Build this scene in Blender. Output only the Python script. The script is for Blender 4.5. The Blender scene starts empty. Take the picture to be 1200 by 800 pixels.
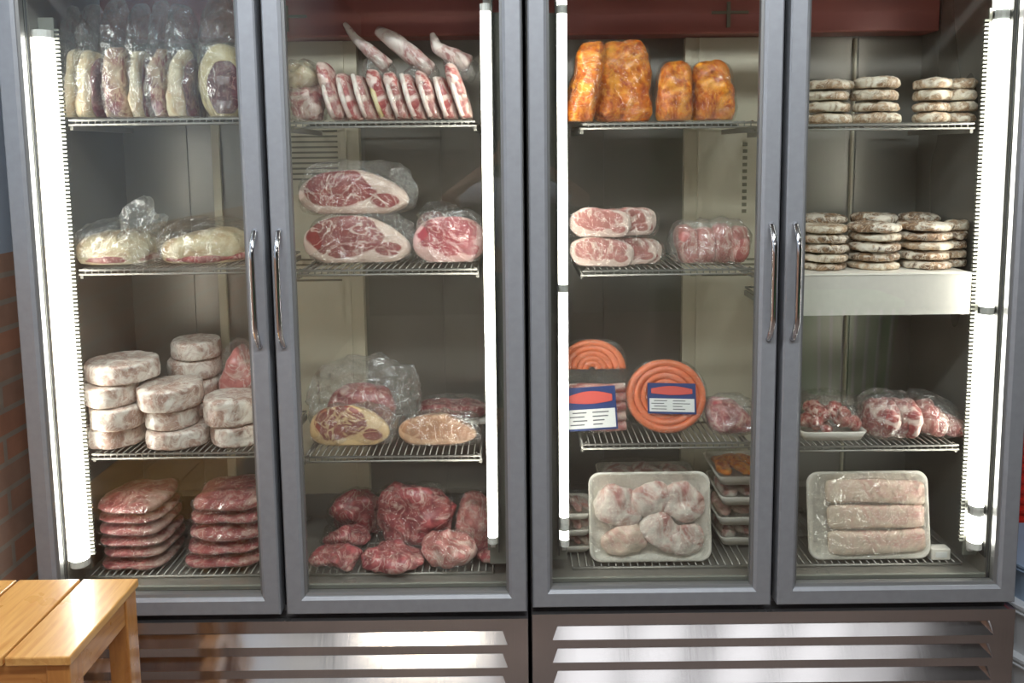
import bpy, bmesh, math, random
from mathutils import Vector, Matrix, noise
C = bpy.context.scene.collection
random.seed(7)
PI = math.pi

# ------------------------------------------------------------------ camera
EYE = 1.60
PITCH, ROLL, FPX, PCY = 0.1017, 0.0116, 908.0, 270.7
fw = Vector((0, math.cos(PITCH), -math.sin(PITCH)))
rt0 = Vector((1, 0, 0)); dn0 = fw.cross(rt0)
rt = math.cos(ROLL)*rt0 + math.sin(ROLL)*dn0
dn = math.cos(ROLL)*dn0 - math.sin(ROLL)*rt0
cam = bpy.data.cameras.new('camera'); co = bpy.data.objects.new('camera', cam); C.objects.link(co)
m = Matrix((( rt.x, -dn.x, -fw.x), (rt.y, -dn.y, -fw.y), (rt.z, -dn.z, -fw.z))).to_4x4()
m.translation = Vector((0, 0, EYE)); co.matrix_world = m
cam.sensor_width = 36; cam.lens = FPX/1200*36; cam.shift_y = -(400-PCY)/1200; cam.clip_start = 0.02
bpy.context.scene.camera = co

def at(px, py, Y):
    d = fw + rt*((px-600)/FPX) + dn*((py-PCY)/FPX)
    return d*(Y/d.y) + Vector((0, 0, EYE))

# ------------------------------------------------------------------ materials
class NT:
    def __init__(s, name):
        s.m = bpy.data.materials.new(name); s.m.use_nodes = True
        s.t = s.m.node_tree; s.t.nodes.clear()
        s.out = s.t.nodes.new('ShaderNodeOutputMaterial')
    def n(s, typ, **kw):
        nd = s.t.nodes.new('ShaderNode'+typ)
        for k, v in kw.items():
            if k.startswith('i_'):
                k = k[2:]
                key = int(k) if k.isdigit() else k.replace('_', ' ')
                if hasattr(v, 'bl_idname') or isinstance(v, bpy.types.NodeSocket):
                    s.t.links.new(v, nd.inputs[key])
                else: nd.inputs[key].default_value = v
            else: setattr(nd, k, v)
        return nd
    def coord(s, scale=(1,1,1), gen='Object'):
        tc = s.n('TexCoord')
        mp = s.n('Mapping'); s.t.links.new(tc.outputs[gen], mp.inputs[0]); mp.inputs['Scale'].default_value = scale
        return mp.outputs[0]
    def noise(s, scale, vec=None, detail=4, dist=0.0, rough=0.55):
        v = vec if vec is not None else s.coord()
        nd = s.n('TexNoise', i_Vector=v, i_Scale=scale, i_Detail=detail, i_Distortion=dist, i_Roughness=rough)
        return nd.outputs[0]
    def ramp(s, fac, stops, interp='LINEAR'):
        nd = s.n('ValToRGB'); s.t.links.new(fac, nd.inputs[0]); r = nd.color_ramp; r.interpolation = interp
        while len(r.elements) > 1: r.elements.remove(r.elements[0])
        r.elements[0].position = stops[0][0]; r.elements[0].color = c4(stops[0][1])
        for p, c in stops[1:]:
            e = r.elements.new(p); e.color = c4(c)
        return nd.outputs[0]
    def mix(s, fac, a, b, blend='MIX'):
        nd = s.n('MixRGB', blend_type=blend)
        for i, v in enumerate((fac, a, b)):
            if isinstance(v, bpy.types.NodeSocket): s.t.links.new(v, nd.inputs[i])
            else: nd.inputs[i].default_value = v if i == 0 else c4(v)
        return nd.outputs[0]
    def math(s, op, a, b=0.0):
        nd = s.n('Math', operation=op)
        for i, v in enumerate((a, b)):
            if isinstance(v, bpy.types.NodeSocket): s.t.links.new(v, nd.inputs[i])
            else: nd.inputs[i].default_value = v
        return nd.outputs[0]
    def bump(s, h, strength=0.3, dist=0.004):
        return s.n('Bump', i_Height=h, i_Strength=strength, i_Distance=dist).outputs[0]
    def bsdf(s, col, rough=0.5, metal=0.0, normal=None, coat=0.0, emit=None, es=0.0, spec=0.5, sss=0.0):
        b = s.n('BsdfPrincipled')
        if isinstance(col, bpy.types.NodeSocket): s.t.links.new(col, b.inputs['Base Color'])
        else: b.inputs['Base Color'].default_value = c4(col)
        if isinstance(rough, bpy.types.NodeSocket): s.t.links.new(rough, b.inputs['Roughness'])
        else: b.inputs['Roughness'].default_value = rough
        b.inputs['Metallic'].default_value = metal; b.inputs['Coat Weight'].default_value = coat
        b.inputs['Coat Roughness'].default_value = 0.12
        b.inputs['Specular IOR Level'].default_value = spec
        if normal is not None: s.t.links.new(normal, b.inputs['Normal'])
        if emit: b.inputs['Emission Color'].default_value = c4(emit); b.inputs['Emission Strength'].default_value = es
        return b.outputs[0]
    def end(s, sh):
        s.t.links.new(sh, s.out.inputs[0]); return s.m
def c4(c): return (c[0], c[1], c[2], 1.0)

def plain(name, col, rough=0.5, metal=0.0, nscale=0, var=0.06, bump=0.0, coat=0.0, spec=0.5):
    n = NT(name); cc = col; nor = None
    if nscale:
        nz = n.noise(nscale)
        cc = n.ramp(nz, [(0.3, [max(0, x*(1-var)) for x in col]), (0.7, [min(1, x*(1+var)) for x in col])])
        if bump: nor = n.bump(nz, bump)
    return n.end(n.bsdf(cc, rough, metal, nor, coat, spec=spec))

def meat(name, red, dark, fat, scale=14, fatpos=0.56, soft=0.06, rim=None, dist=1.2, rough=0.33, wave=False):
    """muscle with marbling; rim=(a,b,edge) adds a fat edge round an elliptical cut face"""
    n = NT(name); v = n.coord()
    a = n.noise(scale, v, 5, dist); b = n.noise(scale*2.7, v, 4, 0.6)
    base = n.ramp(b, [(0.35, dark), (0.65, red)])
    f = n.ramp(a, [(fatpos-soft, (0,0,0)), (fatpos+soft, (1,1,1))])
    col = n.mix(f, base, fat)
    ve = n.math('ABSOLUTE', n.math('SUBTRACT', n.noise(scale*0.8, v, 3, 2.5), 0.5))
    col = n.mix(n.ramp(ve, [(0.008, (0.75,)*3), (0.028, (0,0,0))]), col, fat)
    if rim:
        sx = n.n('SeparateXYZ', i_Vector=v)
        x = n.math('DIVIDE', sx.outputs[0], rim[0]); z = n.math('DIVIDE', sx.outputs[2], rim[1])
        if len(rim) > 3: z = n.math('SUBTRACT', z, rim[3])
        r = n.math('SQRT', n.math('ADD', n.math('POWER', n.math('ABSOLUTE', x), 2.0), n.math('POWER', n.math('ABSOLUTE', z), 2.0)))
        r = n.math('ADD', r, n.math('MULTIPLY', n.math('SUBTRACT', a, 0.5), 0.9))
        rr = n.ramp(r, [(rim[2]-0.05, (0,0,0)), (rim[2]+0.05, (1,1,1))])
        col = n.mix(rr, col, fat)
    return n.end(n.bsdf(col, rough, 0, n.bump(b, 0.5, 0.003), coat=0.25))

def film_mat(name='clear_film', milk=0.06, scale=26, tint=(0.97,0.97,0.95), gl=1.0):
    n = NT(name); v = n.coord()
    w0 = n.noise(scale*0.5, v, 4, 1.6, 0.6)
    dv = n.n('VectorMath', operation='ADD'); n.t.links.new(v, dv.inputs[0])
    nc = n.n('TexNoise', i_Vector=v, i_Scale=scale*0.6, i_Detail=3.0); sc_ = n.n('VectorMath', operation='SCALE'); n.t.links.new(nc.outputs[1], sc_.inputs[0]); sc_.inputs['Scale'].default_value = 0.05
    n.t.links.new(sc_.outputs[0], dv.inputs[1])
    vo = n.n('TexVoronoi', i_Vector=dv.outputs[0], i_Scale=scale)
    w = n.math('ADD', vo.outputs[0], n.math('MULTIPLY', w0, 1.2))
    nor = n.bump(w, 1.0, 0.022)
    tr = n.n('BsdfTransparent', i_Color=c4(tint)).outputs[0]
    g = n.n('BsdfGlossy', i_Color=(1,1,1,1), i_Roughness=0.09, i_Normal=nor).outputs[0]
    d = n.n('BsdfDiffuse', i_Color=(0.8,0.79,0.76,1), i_Normal=nor).outputs[0]
    fr = n.math('POWER', n.n('LayerWeight', i_Blend=0.5, i_Normal=nor).outputs[1], 2.2)
    fac = n.math('MINIMUM', n.math('ADD', n.math('MULTIPLY', fr, 0.5*gl), 0.10*gl), 0.7)
    m1 = n.n('MixShader', i_0=milk); n.t.links.new(tr, m1.inputs[1]); n.t.links.new(d, m1.inputs[2])
    m2 = n.n('MixShader'); n.t.links.new(fac, m2.inputs[0]); n.t.links.new(m1.outputs[0], m2.inputs[1]); n.t.links.new(g, m2.inputs[2])
    return n.end(m2.outputs[0])

def glass_mat():
    n = NT('door_glass')
    tr = n.n('BsdfTransparent', i_Color=(0.95,0.965,0.955,1)).outputs[0]
    g = n.n('BsdfGlossy', i_Color=(1,1,1,1), i_Roughness=0.004).outputs[0]
    fc = n.n('LayerWeight', i_Blend=0.5).outputs[1]
    fr = n.math('ADD', 0.042, n.math('MULTIPLY', n.math('POWER', fc, 5.0), 0.95))
    m2 = n.n('MixShader', i_0=fr); n.t.links.new(tr, m2.inputs[1]); n.t.links.new(g, m2.inputs[2])
    return n.end(m2.outputs[0])

def emis(name, col, s):
    n = NT(name); return n.end(n.n('Emission', i_Color=c4(col), i_Strength=s).outputs[0])

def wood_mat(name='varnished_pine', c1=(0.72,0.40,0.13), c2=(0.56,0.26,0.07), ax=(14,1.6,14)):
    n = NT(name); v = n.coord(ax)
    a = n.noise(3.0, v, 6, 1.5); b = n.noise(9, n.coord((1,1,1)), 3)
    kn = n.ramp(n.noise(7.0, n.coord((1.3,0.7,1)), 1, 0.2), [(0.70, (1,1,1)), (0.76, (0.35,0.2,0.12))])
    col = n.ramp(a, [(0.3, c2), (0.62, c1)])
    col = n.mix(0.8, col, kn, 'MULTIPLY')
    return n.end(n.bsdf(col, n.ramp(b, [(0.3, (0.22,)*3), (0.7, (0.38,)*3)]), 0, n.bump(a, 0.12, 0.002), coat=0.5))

def brick_mat():
    n = NT('red_brick'); tc = n.n('TexCoord'); sx = n.n('SeparateXYZ', i_Vector=tc.outputs['Object'])
    cb = n.n('CombineXYZ', i_X=sx.outputs[1], i_Y=sx.outputs[2])
    b = n.n('TexBrick', i_Vector=cb.outputs[0], i_Color1=(0.62,0.30,0.19,1), i_Color2=(0.52,0.34,0.25,1), i_Mortar=(0.50,0.42,0.34,1), i_Scale=1.0,
            i_Mortar_Size=0.008, i_Brick_Width=0.22, i_Row_Height=0.075)
    nz = n.noise(9, n.coord(), 5); col = n.mix(0.5, b.outputs[0], n.ramp(nz, [(0.3, (0.5,0.45,0.42)), (0.7, (1,0.95,0.9))]), 'MULTIPLY')
    return n.end(n.bsdf(col, 0.85, 0, n.bump(b.outputs[1], -0.6, 0.006)))

def brushed(name, col, rough, metal, stretch=(1,1,60), s=8, var=0.1):
    n = NT(name); nz = n.noise(s, n.coord(stretch), 3)
    cc = n.ramp(nz, [(0.3, [x*(1-var) for x in col]), (0.7, [min(1, x*(1+var)) for x in col])])
    r = n.ramp(nz, [(0.3, (rough*0.8,)*3), (0.7, (rough*1.2,)*3)])
    return n.end(n.bsdf(cc, r, metal))

M = dict(
  frame = plain('grey_anodised_frame', (0.335,0.345,0.365), 0.5, 0.35, 40, 0.05),
  bead = plain('bright_aluminium_bead', (0.24,0.24,0.235), 0.45, 0.5),
  spacer = plain('grey_spacer', (0.05,0.05,0.045), 0.6),
  black = plain('black_rubber', (0.012,0.012,0.014), 0.6),
  cab = plain('grey_steel_cabinet', (0.13,0.13,0.14), 0.5, 0.3, 20, 0.05),
  liner = brushed('aluminium_liner', (0.31,0.29,0.255), 0.32, 0.5, (1,1,0.3), 2, 0.05),
  jamb = plain('pale_jamb', (0.24,0.24,0.205), 0.4, 0.1, 12, 0.04),
  beige = plain('beige_duct_plastic', (0.58,0.53,0.40), 0.45, 0.1, 8, 0.05),
  slot = plain('dark_slot', (0.20,0.18,0.13), 0.7),
  maroon = plain('maroon_band', (0.40,0.13,0.11), 0.35, 0.1, 6, 0.1),
  wire = plain('coated_wire', (0.33,0.315,0.28), 0.42, 0.4),
  led = emis('led_tube_lit', (1.0,0.965,0.90), 21.0),
  ledcap = plain('lamp_cap', (0.75,0.74,0.70), 0.4),
  glass = glass_mat(),
  chrome = plain('chrome', (0.72,0.72,0.74), 0.12, 1.0),
  steel = brushed('stainless_grille', (0.60,0.575,0.57), 0.13, 0.95, (40,1,1), 6, 0.04),
  film = film_mat(), film2 = film_mat('cloudy_film', 0.11, 20), wrap = film_mat('tight_wrap', 0.01, 40, gl=0.75),
  pine = wood_mat(), brick = brick_mat(),
  foam = plain('white_foam', (0.74,0.70,0.62), 0.5, 0, 60, 0.03),
  white = plain('white_plastic', (0.62,0.64,0.66), 0.4, 0, 5, 0.03),
  blue = plain('pale_blue_plastic', (0.30,0.40,0.53), 0.4, 0, 5, 0.05),
  red = plain('red_plastic', (0.62,0.035,0.025), 0.4, 0, 5, 0.05),
  paint = plain('pale_blue_paint', (0.50,0.57,0.66), 0.6, 0, 3, 0.03),
  floor = plain('brown_tile_floor', (0.16,0.115,0.095), 0.35, 0, 3, 0.2),
  ceil = plain('ceiling_paint', (0.30,0.28,0.27), 0.7, 0, 3, 0.05),
  dark = plain('dark_wall_paint', (0.085,0.075,0.07), 0.6, 0, 3, 0.1),
  green = plain('hedge_leaf', (0.05,0.17,0.035), 0.6, 0, 6, 0.6),
  labelw = plain('label_white', (0.75,0.75,0.72), 0.5), labelr = plain('label_red', (0.60,0.10,0.08), 0.5), labelb = plain('label_blue', (0.03,0.05,0.16), 0.5),
  lblack = plain('label_ink', (0.12,0.12,0.13), 0.5),
  skin = plain('skin', (0.50,0.27,0.18), 0.5), shirt = plain('pale_shirt', (0.55,0.55,0.60), 0.8, 0, 20, 0.05), hair = plain('dark_hair', (0.02,0.015,0.012), 0.6),
  jean = plain('dark_trousers', (0.04,0.05,0.08), 0.8), phone = plain('black_phone', (0.015,0.015,0.018), 0.15),
  # meats
  joint = meat('aged_joint_face', (0.30,0.05,0.05), (0.13,0.02,0.03), (0.66,0.52,0.34), 9, 0.50, 0.09),
  fatjoint = meat('fat_cap', (0.60,0.40,0.22), (0.70,0.58,0.36), (0.80,0.72,0.50), 9, 0.50, 0.12),
  redmeat = meat('red_beef', (0.50,0.13,0.13), (0.28,0.05,0.06), (0.68,0.46,0.40), 15, 0.61, 0.06),
  slabmeat = meat('sliced_red_beef', (0.46,0.12,0.12), (0.26,0.05,0.055), (0.62,0.42,0.36), 18, 0.58, 0.08),
  pink = meat('pink_pork', (0.66,0.27,0.24), (0.48,0.15,0.14), (0.80,0.62,0.54), 13, 0.56, 0.07),
  chop = meat('lamb_chop', (0.50,0.15,0.13), (0.32,0.07,0.07), (0.76,0.58,0.50), 26, 0.52, 0.06),
  darkmeat = meat('dark_lean_meat', (0.15,0.03,0.035), (0.07,0.015,0.02), (0.30,0.16,0.14), 16, 0.66, 0.06),
  yellowfat = meat('yellow_fat', (0.70,0.58,0.28), (0.60,0.45,0.20), (0.78,0.68,0.42), 12, 0.52, 0.1),
  bonewhite = meat('pale_fat_edge', (0.76,0.62,0.54), (0.60,0.36,0.32), (0.82,0.74,0.66), 24, 0.48, 0.1),
  bone = meat('bone_tail', (0.44,0.20,0.18), (0.30,0.13,0.12), (0.72,0.62,0.56), 18, 0.46, 0.08),
  puck = meat('pale_wrapped_cut', (0.58,0.42,0.34), (0.36,0.22,0.18), (0.80,0.74,0.66), 24, 0.52, 0.09),
  orange = meat('orange_marinade', (0.88,0.235,0.018), (0.44,0.07,0.012), (1.0,0.44,0.05), 20, 0.57, 0.09),
  sausage = plain('orange_sausage', (0.80,0.20,0.075), 0.32, 0, 14, 0.2, 0.1, 0.4),
  patty = meat('pale_patty', (0.60,0.43,0.28), (0.30,0.18,0.10), (0.78,0.70,0.56), 30, 0.52, 0.07, rough=0.5),
  patty2 = meat('brown_patty', (0.44,0.27,0.15), (0.13,0.07,0.04), (0.78,0.70,0.58), 28, 0.54, 0.06, rough=0.5),
  mince = meat('diced_meat', (0.50,0.10,0.08), (0.30,0.04,0.04), (0.74,0.52,0.44), 35, 0.54, 0.07),
  chicken = meat('pale_chicken', (0.70,0.44,0.38), (0.50,0.20,0.18), (0.82,0.74,0.66), 13, 0.50, 0.08),
  fish = meat('pink_fillet', (0.74,0.40,0.36), (0.66,0.27,0.26), (0.82,0.68,0.54), 8, 0.46, 0.12),
)

# ------------------------------------------------------------------ mesh helpers
def link(name, me, mat, parent=None, loc=(0,0,0), rot=(0,0,0), smooth=True):
    o = bpy.data.objects.new(name, me); C.objects.link(o)
    if mat is not None and not me.materials: me.materials.append(mat)
    if smooth:
        for p in me.polygons: p.use_smooth = True
    o.parent = parent; o.location = loc; o.rotation_euler = rot
    return o
def empty(name, loc, rot=(0,0,0)):
    o = bpy.data.objects.new(name, None); C.objects.link(o); o.location = loc; o.rotation_euler = rot
    o.empty_display_size = 0.05
    return o
def tag(o, label=None, cat=None, group=None, kind=None):
    if label: o['label'] = label
    if cat: o['category'] = cat
    if group: o['group'] = group
    if kind: o['kind'] = kind
    return o
class MB:
    def __init__(s): s.v = []; s.f = []
    def box(s, x0, x1, y0, y1, z0, z1):
        b = len(s.v)
        s.v += [(x0,y0,z0),(x1,y0,z0),(x1,y1,z0),(x0,y1,z0),(x0,y0,z1),(x1,y0,z1),(x1,y1,z1),(x0,y1,z1)]
        s.f += [tuple(b+i for i in q) for q in ((0,3,2,1),(4,5,6,7),(0,1,5,4),(1,2,6,5),(2,3,7,6),(3,0,4,7))]
        return s
    def quad(s, *p):
        b = len(s.v); s.v += list(p); s.f.append(tuple(range(b, b+len(p)))); return s
    def tube(s, pts, r, n=8, cap=True):
        rings = []; up0 = Vector((0,0,1))
        pts = [Vector(p) for p in pts]
        rs = r if isinstance(r, (list, tuple)) else [r]*len(pts)
        u = None
        for i, p in enumerate(pts):
            t = (pts[min(i+1, len(pts)-1)]-pts[max(i-1, 0)]).normalized()
            if u is None:
                u = t.cross(up0)
                if u.length < 1e-3: u = t.cross(Vector((1,0,0)))
            else: u = u - t*u.dot(t)
            u.normalize(); w = t.cross(u)
            b = len(s.v)
            for k in range(n):
                a = 2*PI*k/n; s.v.append(tuple(p + rs[i]*(math.cos(a)*u+math.sin(a)*w)))
            rings.append(b)
        for a, b in zip(rings, rings[1:]):
            for k in range(n): s.f.append((a+k, a+(k+1)%n, b+(k+1)%n, b+k))
        if cap:
            s.f.append(tuple(rings[0]+k for k in range(n))[::-1]); s.f.append(tuple(rings[-1]+k for k in range(n)))
        return s
    def lathe(s, prof, n=32, cx=0, cy=0):
        rings = []
        for r, z in prof:
            b = len(s.v); rings.append(b)
            for k in range(n):
                a = 2*PI*k/n; s.v.append((cx+r*math.cos(a), cy+r*math.sin(a), z))
        for a, b in zip(rings, rings[1:]):
            for k in range(n): s.f.append((a+k, a+(k+1)%n, b+(k+1)%n, b+k))
        s.f.append(tuple(rings[0]+k for k in range(n))[::-1]); s.f.append(tuple(rings[-1]+k for k in range(n)))
        return s
    def loft(s, rings, close=False, cap=True):
        b0 = []
        for r in rings:
            b0.append(len(s.v)); s.v += [tuple(p) for p in r]
        n = len(rings[0])
        seq = list(zip(b0, b0[1:])) + ([(b0[-1], b0[0])] if close else [])
        for a, b in seq:
            for k in range(n): s.f.append((a+k, a+(k+1)%n, b+(k+1)%n, b+k))
        if cap and not close:
            s.f.append(tuple(b0[0]+k for k in range(n))[::-1]); s.f.append(tuple(b0[-1]+k for k in range(n)))
        return s
    def mesh(s, name):
        me = bpy.data.meshes.new(name); me.from_pydata(s.v, [], s.f)
        bm = bmesh.new(); bm.from_mesh(me); bmesh.ops.recalc_face_normals(bm, faces=bm.faces); bm.to_mesh(me); bm.free()
        me.update(); return me
    def build(s, name, mat, parent=None, loc=(0,0,0), rot=(0,0,0), smooth=False, bevel=0, seg=2):
        o = link(name, s.mesh(name), mat, parent, loc, rot, smooth)
        if bevel:
            b = o.modifiers.new('bevel', 'BEVEL'); b.width = bevel; b.segments = seg; b.limit_method = 'ANGLE'; b.angle_limit = 0.6
        return o

_ico = {}
def ico(n):
    if n not in _ico:
        bm = bmesh.new(); bmesh.ops.create_icosphere(bm, subdivisions=n, radius=1.0)
        _ico[n] = ([v.co.copy() for v in bm.verts], [tuple(v.index for v in f.verts) for f in bm.faces]); bm.free()
    return _ico[n]
def blob_mesh(size, thin=2, e1=2.5, e2=2.5, amp=0.0, freq=10, seed=0, warp=None, sub=4, flat=0.86, ridge=0.0, rfreq=20, center=False):
    """superellipsoid with lumpy noise; thin = the axis with its own exponent; base at z = 0 unless center"""
    vs, fs = ico(sub); hx, hy, hz = size[0]/2, size[1]/2, size[2]/2
    ax = [i for i in range(3) if i != thin]; out = []
    so = Vector((seed*7.31, seed*3.17, seed*1.93))
    for v in vs:
        rho = (abs(v[ax[0]])**e1 + abs(v[ax[1]])**e1)**(1/e1)
        r = (rho**e2 + abs(v[thin])**e2)**(-1/e2)
        p = Vector((v.x*r*hx, v.y*r*hy, v.z*r*hz))
        if warp: p = warp(p, hx, hy, hz)
        d = 0.0
        if amp: d += amp*(noise.noise(p*freq+so)+0.45*noise.noise(p*freq*2.4+so)+0.2*noise.noise(p*freq*5.3-so))
        if ridge: d += ridge*(0.5-abs(noise.noise(p*rfreq+so*2)))*1.6 - ridge*0.3*abs(noise.noise(p*rfreq*2.3+so))
        q = p + v*d
        q.z = max(q.z, -hz*flat); out.append(q)
    zmin = 0 if center else min(q.z for q in out)
    me = bpy.data.meshes.new('m'); me.from_pydata([(q.x, q.y, q.z-zmin) for q in out], [], fs); me.update()
    return me
def blob(name, size, mat, parent=None, loc=(0,0,0), rot=(0,0,0), **k):
    crumple = mat in (M['film'], M['film2'])
    if crumple:
        k['sub'] = 4; k['ridge'] = k.get('ridge', 0.004)*1.25; k['rfreq'] = k.get('rfreq', 20)*1.4; size = [x*0.97 for x in size]
    me = blob_mesh(size, **k); me.name = name
    return link(name, me, mat, parent, loc, rot, smooth=not crumple)

# ------------------------------------------------------------------ the room
def struct(o): o['kind'] = 'structure'; return o
FRONT = 1.97
struct(MB().box(-1.50, 4.2, -3.6, 2.95, -0.05, 0.0).build('floor', M['floor']))
struct(MB().box(-1.50, 4.2, 2.85, 2.95, 0, 2.9).build('wall_back', M['dark']))
w = struct(MB().box(-1.50, -1.42, -3.6, 2.85, 0, 1.335).build('wall_left', M['brick']))
struct(MB().box(-1.50, -1.42, -3.6, 2.85, 1.335, 2.9).build('wall_left_upper', M['paint']))
struct(MB().box(4.1, 4.2, -3.6, 2.85, 0, 2.9).build('wall_right', M['dark']))
# ceiling with translucent roof panels above the space in front of the fridges
cl = MB(); xs = [-1.5, 0.02, 1.42, 1.55, 2.2, 4.2]
PA, PB = -2.45, -0.9
cl.box(-1.5, 4.2, -3.6, PA, 2.9, 2.96); cl.box(-1.5, 4.2, PB, 2.95, 2.9, 2.96)
cl.box(-1.5, -1.35, PA, PB, 2.9, 2.96); cl.box(-0.15, 0.30, PA, PB, 2.9, 2.96); cl.box(3.02, 4.2, PA, PB, 2.9, 2.925)
struct(cl.build('ceiling', M['ceil']))
sky1 = emis('daylit_panel_dim', (0.90,0.95,1.0), 1.1); sky2 = emis('daylit_panel', (0.95,0.97,1.0), 1.9)
o = struct(MB().box(-1.35, -0.15, PA, PB, 2.93, 2.95).build('window_1', sky1))
o = struct(MB().box(0.30, 3.35, PA, PB, 2.93, 2.95).build('window_2', sky2))
bars = MB()
for x in (0.85, 1.35, 1.5, 2.05, 2.6, 2.85): bars.box(x-0.05, x+0.05, PA, PB, 2.90, 2.925)
for x in (-1.0, -0.7): bars.box(x-0.03, x+0.03, PA, PB, 2.90, 2.925)
struct(bars.build('trim_1', M['ceil']))
# shop front wall behind the viewer with one wide opening to the garden
sf = MB(); sf.box(-1.5, 1.35, -3.7, -3.6, 0, 2.9); sf.box(3.3, 4.2, -3.7, -3.6, 0, 2.9); sf.box(1.35, 3.3, -3.7, -3.6, 2.1, 2.9)
struct(sf.build('wall_front', M['dark']))
# socket plate on the left wall
so_ = empty('wall_socket', (-1.42, 1.955, 1.455)); tag(so_, 'white framed wall socket plate beside the left fridge, above the brick', 'socket')
MB().box(0, 0.010, -0.075, 0.075, -0.065, 0.065).build('plate', M['white'], so_, bevel=0.003)
MB().box(0.010, 0.014, -0.055, 0.055, -0.05, 0.05).build('rocker', M['ledcap'], so_, bevel=0.002)
# garden seen only in the glass reflections
struct(MB().box(-4, 9, -12, -3.7, -0.08, -0.02).build('ground', plain('lawn', (0.06,0.15,0.03), 0.9, 0, 8, 0.4)))
hedge = blob('garden_hedge', (6.5, 1.2, 4.2), M['green'], None, (3.2, -6.6, -0.02), e1=3, e2=3, amp=0.25, freq=4, sub=5, seed=3)
tag(hedge, 'clipped green hedge outside, mirrored faintly in the rightmost glass door', 'hedge')

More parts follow.
